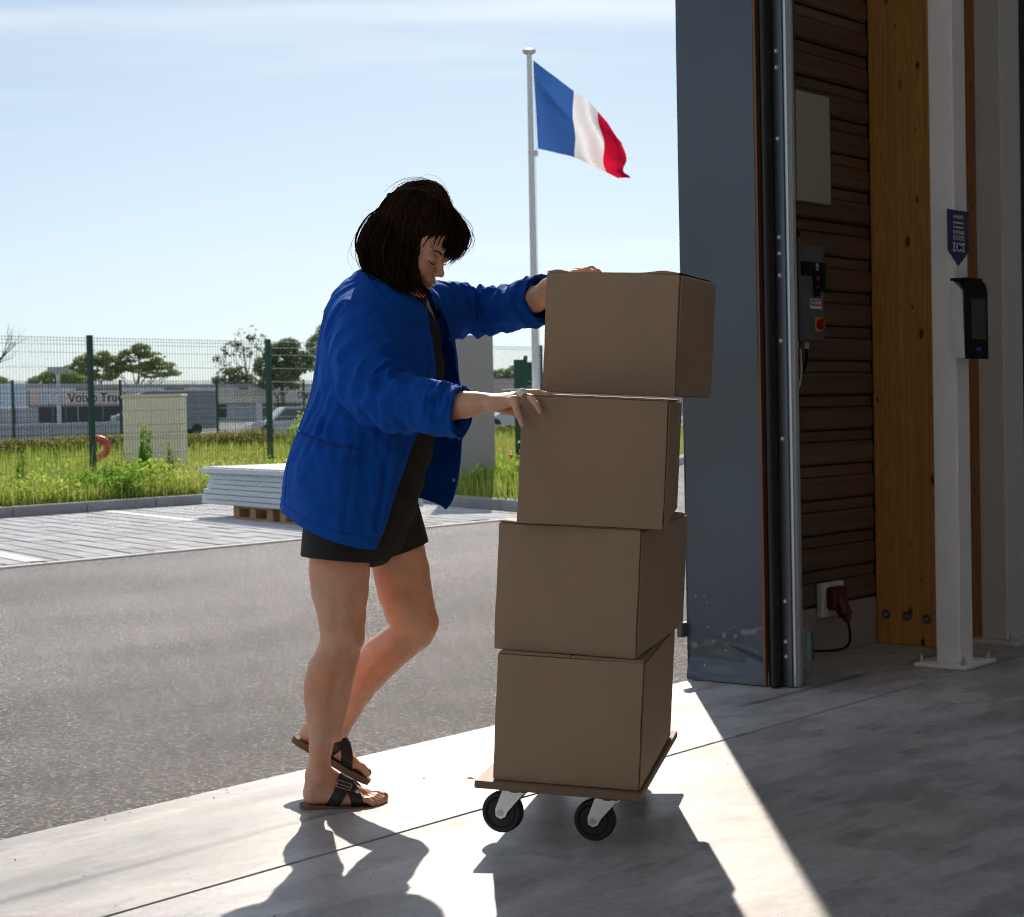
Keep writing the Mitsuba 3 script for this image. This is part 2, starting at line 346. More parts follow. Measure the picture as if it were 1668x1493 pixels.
def rail():
    t = thing('door_rail', 'galvanised vertical guide rail of the dock door beside the steel casing', 'rail')
    add(t + '__back_angle', cat(box(5.652, 5.658, 3.395, 3.450, .004, 5.0), box(5.658, 5.70, 3.4445, 3.450, .004, 5.0)), 'm_galv_dull')
    a = np.linspace(-2.2, 2.2, 14)
    pr = np.vstack([np.stack([5.690 + .024 * np.sin(a), 3.390 - .017 * np.cos(a)], 1), np.stack([5.690 + .0215 * np.sin(a[::-1]), 3.390 - .0145 * np.cos(a[::-1])], 1)])
    add(t + '__track', move(prism(pr, 5.0), t=(0, 0, .004)), 'm_galv', smooth=40)
    add(t + '__inner_track', box(5.660, 5.668, 3.380, 3.40, .004, 4.2, .002), 'm_galv')
    for z in (.115, .17, .32, .92, 1.28, 1.52, 1.60, 1.66, 2.02, 2.28, 2.34, 2.60):
        add(t + '__bolt', move(lathe([(0, .006), (.006, .005), (.008, 0), (.012, 0), (.012, -.002), (0, -.002)], 10), frame([0, 1, 0], [0, 0, 1], [1, 0, 0]) @ np.diag([1, 1, 1]), (5.650, 3.415, z)) if False else move(lathe([(0, -.006), (.006, -.005), (.007, 0), (.011, 0), (.011, .002), (0, .002)], 10), frame([0, 0, 1], [0, 1, 0], [-1, 0, 0]) @ np.diag([1, 1, -1]), (5.650, 3.420, z)), 'm_steel')
    s = thing('photo_sensor', 'small teal metal door sensor clipped low on the guide rail', 'sensor')
    add(s + '__body', box(5.722, 5.742, 3.36, 3.395, .085, .205, .004), 'm_sensor'); add(s + '__cover', box(5.748, 5.756, 3.362, 3.395, .09, .20, .003), 'm_plastic_dark')
    add(s + '__bracket', box(5.710, 5.722, 3.375, 3.40, .07, .215), 'm_galv')
    for z in (.066, .219): add(s + '__screw', lathe_at((5.722, 3.37, z)), 'm_steel')
mat('m_sensor', (.12, .22, .23), .4)
def lathe_at(p): return move(lathe([(0, -.004), (.005, -.003), (.006, 0), (.006, .004), (0, .004)], 10), frame([1, 0, 0], [0, 0, 1], [0, -1, 0]), p)
rail()
one('chain', cat(*[tube([(6.083 + .006 * math.cos(b), 3.60, 4.0 - .030 * i + .018 * math.sin(b)) if i % 2 else (6.083, 3.60 + .006 * math.cos(b), 4.0 - .030 * i + .018 * math.sin(b)) for b in np.linspace(0, 2 * PI, 9)], .0022, 5) for i in range(72)]), 'm_galv_dull',
    'hand chain hanging straight down beside the door rail', 'chain')

def column():
    t = thing('timber_column', 'thick glued timber column with dark knots beside the door wall', 'column')
    add(t + '__post', box(6.905, 7.42, 3.43, 3.722, .0, 6.2, .006), 'm_wood')
    for y, z in ((3.671, .129), (3.572, .127), (3.480, .119)):
        b = add(t + '__bolt_washer', move(lathe([(0, -.004), (.020, -.003), (.021, 0), (0, 0)], 20), frame([0, 1, 0], [0, 0, 1], [1, 0, 0]), (6.904, y, z)), 'm_galv_dull')
        add(b + '__nut', move(lathe([(0, -.016), (.009, -.014), (.0105, -.004), (0, -.004)], 6), frame([0, 1, 0], [0, 0, 1], [1, 0, 0]), (6.904, y, z)), 'm_steel')
column()
one('wall_board', box(6.205, 6.527, 3.694, 3.722, 1.868, 2.312, .004), 'm_board', 'pale greenish board fixed high on the dark boarding', 'board')
def control():
    t = thing('control_box', 'grey door control box with red and yellow switch on the dark boarding', 'control box')
    x0, x1, y0, y1 = 6.125, 6.315, 3.61, 3.722
    add(t + '__housing', box(x0, x1, y0, y1, 1.295, 1.68, .008), 'm_plastic_grey')
    add(t + '__panel', move(prism([(x0 + .004, 1.61), (x1 - .004, 1.61), (x1 - .004, 1.50), (x1 - .045, 1.50), (x1 - .05, 1.475), (x1 - .09, 1.475), (x1 - .095, 1.555), (x0 + .004, 1.555)], .008), FACE_IN, (0, y0 - .0005, 0)), 'm_black')
    L = move(meshkit.text_mesh('0', .027, .001, True), FACE_IN, (6.228, y0 - .0087, 1.578)); add(t + '__numeral', L, 'm_letter')
    add(t + '__button', cyl((6.236, y0 - .008, 1.545), (6.236, y0 - .016, 1.545), .009, 14), 'm_red')
    add(t + '__button', cyl((6.236, y0 - .008, 1.512), (6.236, y0 - .014, 1.512), .008, 14), 'm_plastic_dark')
    s = add(t + '__sticker', box(6.196, 6.287, y0 - .0015, y0, 1.425, 1.465), 'm_letter')
    add(s + '__band', cat(box(6.200, 6.283, y0 - .0027, y0 - .0015, 1.437, 1.461)), 'm_red')
    add(s + '__emblem', cat(*[box(6.205 + .026 * i, 6.222 + .026 * i, y0 - .0038, y0 - .0027, 1.443, 1.455) for i in range(3)]), 'm_letter')
    w = add(t + '__switch_plate', box(6.228, 6.285, y0 - .004, y0, 1.335, 1.393, .002), 'm_yellow')
    add(w + '__knob', cat(cyl((6.258, y0 - .004, 1.364), (6.258, y0 - .018, 1.364), .021, 18), box(6.250, 6.266, y0 - .030, y0 - .016, 1.345, 1.383, .003)), 'm_red')
    for x in (6.165, 6.20, 6.245): add(t + '__cable_gland', cyl((x, 3.66, 1.295), (x, 3.66, 1.268), .0125, 12), 'm_plastic_white' if x != 6.20 else 'm_plastic_dark')
    for x in (6.15, 6.19): add(t + '__cable_gland', cyl((x, 3.66, 1.680), (x, 3.66, 1.712), .013, 12), 'm_plastic_grey')
    for p, r, b in ([(6.20, 3.66, 1.27), (6.205, 3.66, 1.19), (6.185, 3.66, 1.12), (6.13, 3.67, 1.075), (6.05, 3.70, 1.07)], .0045, 'm_plastic_white'), ([(6.245, 3.66, 1.27), (6.235, 3.66, 1.20), (6.20, 3.67, 1.15), (6.12, 3.68, 1.13), (6.04, 3.70, 1.14)], .006, 'm_black'), ([(6.165, 3.66, 1.27), (6.15, 3.66, 1.25), (6.10, 3.68, 1.225), (6.03, 3.70, 1.22)], .005, 'm_black'):
        add(t + '__cable', tube(spline(p, 24), r, 8), b, smooth=True)
    add(t + '__cable', tube(spline([(6.19, 3.66, 1.70), (6.185, 3.655, 1.735), (6.15, 3.66, 1.745), (6.10, 3.68, 1.73), (6.04, 3.70, 1.735)], 20), .006, 8), 'm_black', smooth=True)
control()
def socket():
    t = thing('power_socket', 'dark red industrial power plug on a white socket plate low on the wall', 'power socket')
    add(t + '__plate', box(6.385, 6.565, 3.685, 3.714, .165, .305, .004), 'm_plastic_white')
    add(t + '__cover', box(6.41, 6.52, 3.640, 3.685, .195, .290, .010), 'm_red_dark')
    add(t + '__plug', cat(cyl((6.455, 3.650, .24), (6.452, 3.615, .175), .033, 16, .030), cyl((6.452, 3.615, .175), (6.450, 3.605, .150), .022, 14, .014)), 'm_red_dark', smooth=40)
    add(t + '__cable', tube(spline([(6.45, 3.605, .15), (6.44, 3.59, .10), (6.38, 3.56, .075), (6.20, 3.50, .072), (5.95, 3.43, .10), (5.757, 3.385, .125)], 40), .0055, 8), 'm_black', smooth=True)
socket()
def steel_post(x0, x1, y0, y1, bsdf, lab, plate):
    t = thing('steel_post', lab, 'post')
    add(t + '__shaft', box(x0, x1, y0, y1, .015, 6.2, .006), bsdf)
    add(t + '__base_plate', box(*plate, 0, .016, .003), bsdf)
    for x in (plate[0] + .025, plate[1] - .025):
        for y in (plate[2] + .025, plate[3] - .025): add(t + '__anchor_bolt', cat(cyl((x, y, .016), (x, y, .030), .011, 6), cyl((x, y, .03), (x, y, .048), .006, 10)), 'm_steel')
    return t
steel_post(6.445, 6.562, 3.108, 3.212, 'm_white_paint', 'white painted square steel post on a base plate in front of the timber column', (6.372, 6.640, 3.045, 3.275))
steel_post(7.155, 7.350, 3.23, 3.35, 'm_grey_paint', 'grey steel post at the right edge behind the white post', (7.09, 7.42, 3.17, 3.41))
def post_sign():
    t = thing('post_sign', 'navy arrow shaped sign with white lettering on the white post', 'sign')
    add(t + '__plate', move(prism([(6.382, 1.790), (6.562, 1.790), (6.562, 1.632), (6.472, 1.575), (6.382, 1.632)], .004), FACE_IN, (0, 3.1075, 0)), 'm_navy')
    def line(s, z, h, w):
        m = meshkit.text_mesh(s, h, .0008, True); b = m.bounds; k = w / (b[1][0] - b[0][0]); m.apply_translation((-b[0][0], 0, 0)); m.apply_scale([k, 1, 1])
        add(t + '__lettering', move(m, FACE_IN, (6.472 - w / 2, 3.1030, z)), 'm_letter')
    line('AVANT', 1.757, .014, .092)
    for z in (1.742, 1.724): add(t + '__lettering', cat(*[box(6.425 + .0118 * i, 6.4335 + .0118 * i, 3.1022, 3.1031, z - .004, z + .003) for i in range(8)]), 'm_letter')
    line('VOTRE', 1.697, .014, .098); line('CODE', 1.674, .017, .100); line('ICI', 1.630, .033, .105)
post_sign()
def keypad():
    t = thing('access_terminal', 'black access keypad terminal in a white housing on the white post', 'keypad')
    add(t + '__housing', move(prism([(3.107, 1.212), (3.107, 1.520), (3.095, 1.512), (3.058, 1.470), (3.050, 1.212)], .165), frame([0, 1, 0], [0, 0, 1], [1, 0, 0]), (6.402, 0, 0)), 'm_plastic_white')
    th = np.linspace(0, PI / 2, 8); r = .05
    pr = [(6.400, 1.208), (6.578, 1.208)] + [(6.578 - r + r * math.cos(a), 1.512 - r + r * math.sin(a)) for a in th] + [(6.400, 1.522)]
    add(t + '__face', move(prism(pr, .014), FACE_IN, (0, 3.0485, 0)), 'm_black')
    add(t + '__hood', box(6.394, 6.535, 3.034, 3.106, 1.512, 1.522, .003), 'm_black')
    add(t + '__screen', box(6.425, 6.555, 3.0325, 3.0345, 1.285, 1.44), 'm_screen'); add(t + '__logo', box(6.470, 6.510, 3.0315, 3.0345, 1.238, 1.252, .0006), 'm_logo_blue')
mat('m_logo_blue', (.02, .06, .40), .4)  # flat blue colour of the terminal logo
keypad()
for x, y, s in ((3.775, 3.33, .012), (4.97, 2.88, .014), (5.65, 2.75, .012), (6.20, 3.30, .010)):
    rr = np.random.default_rng(int(x * 100)); n = 7; a = np.linspace(0, 2 * PI, n, endpoint=False)
    v = np.vstack([[0, 0, .004], np.stack([np.cos(a) * s * rr.uniform(.6, 1.5, n), np.sin(a) * s * rr.uniform(.6, 1.5, n), np.full(n, .001)], 1)])
    one('dry_leaf', trimesh.Trimesh(v + [x, y, 0], [[0, 1 + i, 1 + (i + 1) % n] for i in range(n)], process=False), 'm_leaf_litter',
        {377: 'small dry leaf on the sunlit slab between the feet and the dolly', 497: 'orange dry leaf on the sunlit slab right of the dolly', 565: 'dry leaf on the shaded floor near the door shadow', 620: 'dry leaf on the floor near the foot of the boarding'}[int(x * 100)], 'leaf')

def grit():
    rng = np.random.default_rng(6); n = 300; x = rng.uniform(-1, 7, n); y = np.where(rng.random(n) < .65, 3.86 - np.abs(rng.normal(0, .10, n)), rng.uniform(1.2, 3.8, n)); keep = (y < 3.82) & ~((np.hypot(x - 3.3, y - 3.37) < .18)); x, y = x[keep], y[keep]; ms = []
    s0 = trimesh.creation.icosphere(0, 1)
    for a, b in zip(x, y): s = rng.uniform(.0010, .0032); m = s0.copy(); m.vertices *= s * rng.uniform(.6, 1.3, (len(m.vertices), 1)) * [1, 1, .6]; m.apply_translation((a, b, s * .45)); ms.append(m)
    one('grit', cat(*ms), 'm_kerb', 'scattered grit and small stones on the concrete slab along the threshold', 'grit', kind='stuff')
grit()

# ------------------------------------------------------------------ the dolly and its boxes (tipped onto its right-hand castors)
M0 = (Rot.from_euler('z', -61.55, degrees=True) * Rot.from_euler('y', 3.6, degrees=True)).as_matrix(); L0 = np.array([3.170, 2.784, .1645])
def dolly():
    t = thing('platform_dolly', 'low plywood dolly on black castor wheels, tipped under the stack of boxes', 'dolly'); A = mat4(M0, L0)
    add(t + '__deck', box(0, .400, 0, .82, -.018, 0, .002), 'm_ply', to=A)
    ang = 205
    src = None
    for x, y in ((.088, .085), (.315, .085), (.088, .735), (.315, .735)):
        C = A @ mat4(Rot.from_euler('z', 172 if y < .4 else 160, degrees=True).as_matrix(), (x, y, -.018))   # castor frame: +x is the trailing side
        base = cat(box(-.042, .042, -.034, .034, -.0035, -.0005, .0012), cyl((0, 0, -.004), (0, 0, -.018), .028, 20, .024))
        fork = []
        for s in (-1, 1):
            m = prism([(-.026, -.016), (.030, -.016), (.046, -.064), (.044, -.080), (.032, -.086), (.020, -.080), (.014, -.066)], .003)
            fork.append(move(m, frame([1, 0, 0], [0, 0, 1], [0, -1, 0]), (0, s * .0205 + .0015, 0)))
        fork.append(box(-.026, .030, -.0205, .0205, -.020, -.0165))
        whl = move(lathe([(.012, -.013), (.034, -.013), (.036, -.011), (.040, -.0155), (.046, -.0155), (.050, -.011), (.0505, 0), (.050, .011), (.046, .0155), (.040, .0155), (.036, .011), (.034, .013), (.012, .013)], 40), frame([1, 0, 0], [0, 0, 1], [0, -1, 0]), (.033, 0, -.0715))
        hub = cyl((.033, -.026, -.0715), (.033, .026, -.0715), .008, 14)
        if src is None:
            src = add(t + '__castor', base, 'm_galv_dull', to=C), add(t + '__castor__fork', cat(*fork), 'm_zinc', to=C), add(t + '__castor__wheel', whl, 'm_rubber', smooth=35, to=C), add(t + '__castor__axle', hub, 'm_steel', to=C)
        else:
            k = again(t + '__castor', src[0], C); again(k + '__fork', src[1], C); again(k + '__wheel', src[2], C); again(k + '__axle', src[3], C)
dolly()
def carton(x, y, yaw, w, d, h, z, lab, seed, flaps=False):
    t = thing('cardboard_box', lab, 'box', 'cardboard boxes stacked on the dolly')
    A = mat4(M0, L0) @ mat4(Rot.from_euler('z', yaw).as_matrix(), (x, y, z))
    n = 26; g = np.linspace(0, 1, n); r = .0035
    faces = []
    for ax in range(3):
        for sd in (0, 1):
            U, V = np.meshgrid(g, g, indexing='ij'); p = np.zeros((n, n, 3)); p[..., ax] = sd; p[..., (ax + 1) % 3] = U; p[..., (ax + 2) % 3] = V
            f = grid_faces(n, n); faces.append((p.reshape(-1, 3), f if sd else f[:, ::-1]))
    v = np.vstack([a for a, _ in faces]); f = np.vstack([b + i * n * n for i, (_, b) in enumerate(faces)])
    m = trimesh.Trimesh(v, f, process=False); m.merge_vertices(digits_vertex=5); v = m.vertices * [w, d, h]
    inner = np.clip(v, [r] * 3, np.array([w, d, h]) - r); o = v - inner; ln = np.linalg.norm(o, axis=1, keepdims=True); v = inner + np.where(ln > 1e-9, o / np.maximum(ln, 1e-9) * r, 0)
    q = v / [w, d, h]; bul = 16 * q[:, 0] * (1 - q[:, 0]) * q[:, 2] * (1 - q[:, 2]) * (np.abs(q[:, 1] - .5) > .49)
    v[:, 1] += np.sign(q[:, 1] - .5) * .003 * bul * (1 + .5 * math.sin(seed)) + .0022 * (meshkit.fbm(np.stack([q[:, 0] * 4 + seed, q[:, 2] * 4, q[:, 1] * 0 + seed], 1), 2) - .5)
    v[:, 0] += .0030 * (meshkit.fbm(np.stack([q[:, 1] * 6, q[:, 2] * 4 + seed, q[:, 1] * 0], 1), 2, 4) - .5)
    v[:, 2] += .0018 * (meshkit.fbm(np.stack([q[:, 0] * 4 + seed, q[:, 1] * 6, q[:, 1] * 0], 1), 2, 8) - .5)
    add(t + '__carton', trimesh.Trimesh(v, m.faces, process=False), 'm_card', smooth=50, to=A)
    add(t + '__side_panel', box(w + .0008, w + .0042, .006, d - .004, .004, h - .004, .001), 'm_card', to=A)
    for k, (a, b) in enumerate(((.002, w / 2 - .0015), (w / 2 + .0015, w - .002))):
        if flaps:
            gx = np.linspace(a, b, 16); gy = np.linspace(.0012, d - .0012, 10); X, Y = np.meshgrid(gx, gy, indexing='ij')
            c0 = .030 if k == 0 else w - .045
            Z = h + .0022 + .0085 * np.exp(-((X - c0) / (.022 if k == 0 else .032)) ** 2) * np.exp(-((Y - .04) / .06) ** 2); top = np.stack([X, Y, Z], -1).reshape(-1, 3); i0 = np.arange(15) * 10; rim = np.vstack([np.stack([i0, i0 + 10, i0 + 170], 1), np.stack([i0, i0 + 170, i0 + 160], 1)])
            ff = grid_faces(16, 10); lo = top - [0, 0, .003]; lo[:, 2] = np.minimum(lo[:, 2], h + .0004)
            add(t + '__flap', trimesh.Trimesh(np.vstack([top, lo]), np.vstack([ff, ff[:, ::-1] + len(top), rim]), process=False), 'm_card', smooth=30, to=A)
        else: add(t + '__flap', box(a, b, .003, d - .003, h + .0002, h + .0032, .001), 'm_card', to=A)
    return A
ZB = [.001, .309, .620, .934]
carton(.0386, .0244, .0073, .3521, .7043, .3041, ZB[0], 'brown cardboard box at the bottom of the stack, standing on the dolly deck', 1)
carton(.0195, .0681, -.0558, .3483, .692, .307, ZB[1], 'brown cardboard box second from the bottom of the stack', 2)
carton(.071, .0282, .0682, .3487, .80, .3047, ZB[2], 'brown cardboard box second from the top, held at its corner by the right hand', 3)
carton(.0715, .2887, -.2094, .3508, .2946, .3005, ZB[3], 'short brown cardboard box on top of the stack, turned askew', 4, True)

# ------------------------------------------------------------------ yard and street
def panel_stack():
    t = thing('panel_stack', 'stack of pale grey insulated wall panels lying on a pallet in the parking bay', 'panels')
    B = frame([E1[0], E1[1], 0], [E2[0], E2[1], 0], [0, 0, 1]); B[:, 1] = [-B[1, 0], B[0, 0], 0] if False else [E2[0], E2[1], 0]
    B = np.stack([[E1[0], E1[1], 0], [E2[0], E2[1], 0], [0, 0, 1]], 1)
    O = np.array([12.02, 13.74, -.005]); rng = np.random.default_rng(2)
    def put(key, m, b): m = move(m, B, O); m.fix_normals(); return add(key, m, b)
    z = .145
    for i, (h, o, s) in enumerate(((.05, .02, .0), (.05, .04, -.01), (.055, .03, .015), (.05, .08, .03), (.05, .12, .035), (.05, .16, .03), (.012, .09, -.01), (.055, .05, -.02), (.012, .06, .02))):
        put(t + '__panel', box(-.62 + o, 2.06 + o * .3, -.09 + s, 1.05 + s, z, z + h - .004, .006), 'm_panel'); z += h
    p = None
    for k, s in enumerate((.0, 1.10)):
        p = thing('pallet', ('wooden pallet under the left end of the panel stack', 'wooden pallet under the right end of the panel stack')[k], 'pallet', 'pallets under the panels')
        for x in (0, .40, .80): 
            for y in (.0, .42, .86): put(p + '__block', box(s + x, s + x + .14, y, y + .14, .022, .115, .003), 'm_pallet')
        for y in (.0, .42, .86): put(p + '__runner', box(s, s + .94, y + .01, y + .13, .001, .0215, .002), 'm_pallet')
        for x in (0, .14, .28, .42, .56, .70, .825): put(p + '__deck_board', box(s + x, s + x + .115, 0, 1.0, .1155, .140, .002), 'm_pallet')
panel_stack()

FY = 19.92
def mesh_fence(name, xs, y, z0, z1, labs, group, glint_from, pitch, r, cat_='fence'):
    for i, (a, b) in enumerate(zip(xs[:-1], xs[1:])):
        t = thing(name, labs[i], cat_, group)
        add(t + '__post', box(a - .038, a + .038, y - .03, y + .03, z0 - .1, z1 + .03, .004), 'm_green_paint')
        n = int((b - a - .1) / pitch); xv = a + .05 + np.arange(n) * pitch
        add(t + '__upright_wires', cat(*[box(x - r, x + r, y - .034 - 2 * r, y - .034, z0 + .04, z1) for x in xv]), 'm_wire')
        labels[t + '__upright_wires'] = {'kind': 'stuff'}
        zs = []
        for z in np.arange(z1 - .01, z0, -.2):
            zs.append(z)
        for zf in (z1 - .05, z1 - .10, z1 - .70, z1 - .76, z1 - 1.32, z1 - 1.38): zs.append(zf)
        pale = a >= glint_from; rr = r * (2.2 if pale else 1.3)  # cross wires thickened and coloured pale to paint in sun glint
        add(t + '__cross_wires', cat(*[box(a + .04, b - .04, y - .034, y - .034 + 2 * rr, z - rr, z + rr) for z in zs if not pale or rng_keep(z, i)]), 'm_wire_glint' if pale else 'm_wire')
        labels[t + '__cross_wires'] = {'kind': 'stuff'}
def rng_keep(z, i): return (math.sin(z * 57.3 + i * 3.1) > -.25)
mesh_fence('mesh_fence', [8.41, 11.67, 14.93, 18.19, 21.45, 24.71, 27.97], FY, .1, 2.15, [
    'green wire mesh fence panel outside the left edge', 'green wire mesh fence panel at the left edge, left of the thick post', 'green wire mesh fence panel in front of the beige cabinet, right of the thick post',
    'green wire mesh fence panel with glint painted on cross wires beside the blue jacket', 'green wire mesh fence panel hidden behind the woman', 'green wire mesh fence panel seen between the pillar and the boxes'], 'near mesh fence along the planted bed', 18.0, .05, .0017)
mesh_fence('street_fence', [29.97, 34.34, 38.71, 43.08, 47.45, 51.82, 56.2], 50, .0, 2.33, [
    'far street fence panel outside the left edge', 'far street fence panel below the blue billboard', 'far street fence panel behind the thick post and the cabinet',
    'far street fence panel with glint painted on cross wires right of the cabinet', 'far street fence panel nearest the jacket', 'far street fence panel behind the woman'], 'far mesh fence along the street', 43.0, .11, .0042)

def cabinet():
    t = thing('utility_cabinet', 'beige utility cabinet behind the mesh fence among the weeds', 'cabinet')
    c = np.array([16.62, 21.42]); u = np.array([.60, -.80]); u /= np.linalg.norm(u); v = np.array([-u[1], u[0]])
    B = np.stack([[u[0], u[1], 0], [v[0], v[1], 0], [0, 0, 1]], 1)
    P = lambda k, m, b: add(t + '__' + k, move(m, B, (*c, .09)), b)
    P('plinth', box(.02, .85, .02, .40, 0, .10), 'm_plinth'); P('body', box(0, .865, 0, .42, .10, 1.24, .006), 'm_cabinet')
    P('lid', box(-.02, .885, -.02, .44, 1.242, 1.29, .012), 'm_cabinet')
    for a, b in ((.012, .428), (.434, .853)): P('door', box(a, b, -.014, -.001, .13, 1.22, .004), 'm_cabinet')
    P('handle', box(.442, .452, -.024, -.015, .62, .72, .003), 'm_cabinet')
cabinet()
t = thing('entrance_pillar', 'plain grey entrance pillar standing in the grass behind the woman', 'pillar')
u = np.array([.64, -.768]); v = np.array([.768, .64]); B = np.stack([[u[0], u[1], 0], [v[0], v[1], 0], [0, 0, 1]], 1)
add(t + '__shaft', move(box(-.62, 0, 0, .28, 0, 1.83, .008), B, (15.70, 13.36, .09)), 'm_pillar'); add(t + '__foot', move(box(-.66, .04, -.04, .32, 0, .05, .006), B, (15.70, 13.36, .085)), 'm_plinth')
def gate():
    t = thing('gate_post', 'thick dark green gate post beyond the pillar', 'gate post', 'green gate posts')
    add(t + '__post', box(-.10, .10, -.07, .07, .09, 1.80, .006), 'm_green_paint', to=mat4(B, (20.85, 17.2, 0))); add(t + '__lamp', lathe([(.03, 1.80), (.035, 1.82), (.03, 1.86), (0, 1.875)], 12), 'm_plastic_dark', to=mat4(B, (20.92, 17.15, 0)))
    g = thing('gate_post', 'second green gate post, further off behind the flagpole', 'gate post', 'green gate posts')
    add(g + '__post', box(-.09, .09, -.07, .07, .0, 1.92, .006), 'm_green_paint', to=mat4(B, (25.6, 20.9, 0))); add(g + '__lamp', lathe([(.03, 1.92), (.035, 1.94), (.03, 1.98), (0, 1.995)], 12), 'm_plastic_dark', to=mat4(B, (25.55, 20.95, 0)))
    w = thing('letterbox_wall', 'low grey letterbox beam between the pillar and the gate post', 'letterbox')
    add(w + '__box', move(box(.0, .52, -.1, .16, 1.13, 1.315, .006), B, (19.05, 16.05, 0)), 'm_pillar'); add(w + '__cap', move(box(-.01, .53, -.115, .175, 1.316, 1.335, .004), B, (19.05, 16.05, 0)), 'm_bld_white')  # white cap stands in for the sunlit top of the beam
    add(w + '__leg', move(box(.40, .50, -.05, .05, .09, 1.13, .004), B, (19.05, 16.05, 0)), 'm_green_paint')
gate()
def flagpole():
    t = thing('flagpole', 'tall pale flagpole with a round cap behind the boxes', 'flagpole')
    p = np.array([19.47, 15.78])
    add(t + '__pole', lathe([(.060, .09), (.055, 1.0), (.048, 3.5), (.036, 6.02)], 24), 'm_pole', smooth=True, to=mat4(np.eye(3), (*p, 0)))
    add(t + '__cap', lathe([(.036, 6.02), (.075, 6.035), (.098, 6.065), (.095, 6.085), (.06, 6.10), (.018, 6.108), (0, 6.109)], 24), 'm_pole', smooth=50, to=mat4(np.eye(3), (*p, 0)))
    add(t + '__foot', box(-.16, .16, -.16, .16, .085, .115, .004), 'm_galv_dull', to=mat4(np.eye(3), (*p, 0)))
    add(t + '__clip', cat(cyl((0, 0, 4.635), (0, 0, 4.675), .047, 20), box(.04, .095, -.012, .012, 4.60, 4.68, .004)), 'm_pole', to=mat4(B, (*p, 0)))
    add(t + '__halyard', cat(cyl((.058, 0, 4.66), (.075, -.01, 4.72), .004, 6), cyl((.058, 0, 5.93), (.07, .02, 4.6), .003, 6), cyl((.058, 0, 4.66), (.064, 0, 1.4), .0035, 6)), 'm_letter', to=mat4(B, (*p, 0)))
    # flag: a cloth 1.8 m by 1.24 m blown away from the pole, sagging towards the free end
    f = thing('french_flag', 'blue white and red striped flag blowing from the flagpole', 'flag')
    n, k = 76, 44; s = np.linspace(0, 1, n); w = np.linspace(0, 1, k)
    S, W = np.meshgrid(s, w, indexing='ij')
    top = np.interp(S, [0, .17, .33, .50, .66, .83, 1], [0, -.190, -.385, -.535, -.680, -.85, -1.10])
    bot = np.interp(S, [0, .17, .33, .50, .66, .83, 1], [-1.24, -1.30, -1.345, -1.42, -1.54, -1.66, -1.68])
    xt = np.interp(S, [0, .33, .66, 1], [.055, .56, .93, 1.33]); xb = np.interp(S, [0, .33, .66, 1], [.095, .565, 1.02, 1.36])
    m = W + .10 * np.sin(PI * W) * S
    X = xt * (1 - W) + xb * W + .035 * np.sin(3.0 * PI * W + 5 * S) * S; Z = top * (1 - m) + bot * m
    ph = 9.0 * S - 3.2 * W
    Y = .26 * S + .145 * np.sin(ph) * (.25 + S) + .05 * np.sin(2.3 * ph + 4 * W) * S + .05 * np.exp(-((W - .22 - .35 * S) / .09) ** 2) * (S < .40) * np.sin(PI * np.clip(S / .4, 0, 1)) + .04 * np.sin(16 * W + 9 * S) * np.clip(S - .6, 0, 1) * 2
    Z = Z + .012 * np.sin(11 * S + 3 * W) * S
    vv = np.stack([X, Y, Z], -1)
    def band(a, b, c, nm):
        i0, i1 = round(a * (n - 1)), round(b * (n - 1)); q = vv[i0:i1 + 1].reshape(-1, 3)
        add(f + '__' + nm, trimesh.Trimesh(q, grid_faces(i1 - i0 + 1, k), process=False), 'm_flag', smooth=True, color=np.tile(c, (len(q), 1)), to=mat4(B, (*p, 5.945)))
    band(0, .38, (.035, .105, .34), 'blue_stripe'); band(.38, .695, (.78, .78, .80), 'white_stripe'); band(.695, 1, (.62, .010, .045), 'red_stripe')
flagpole()

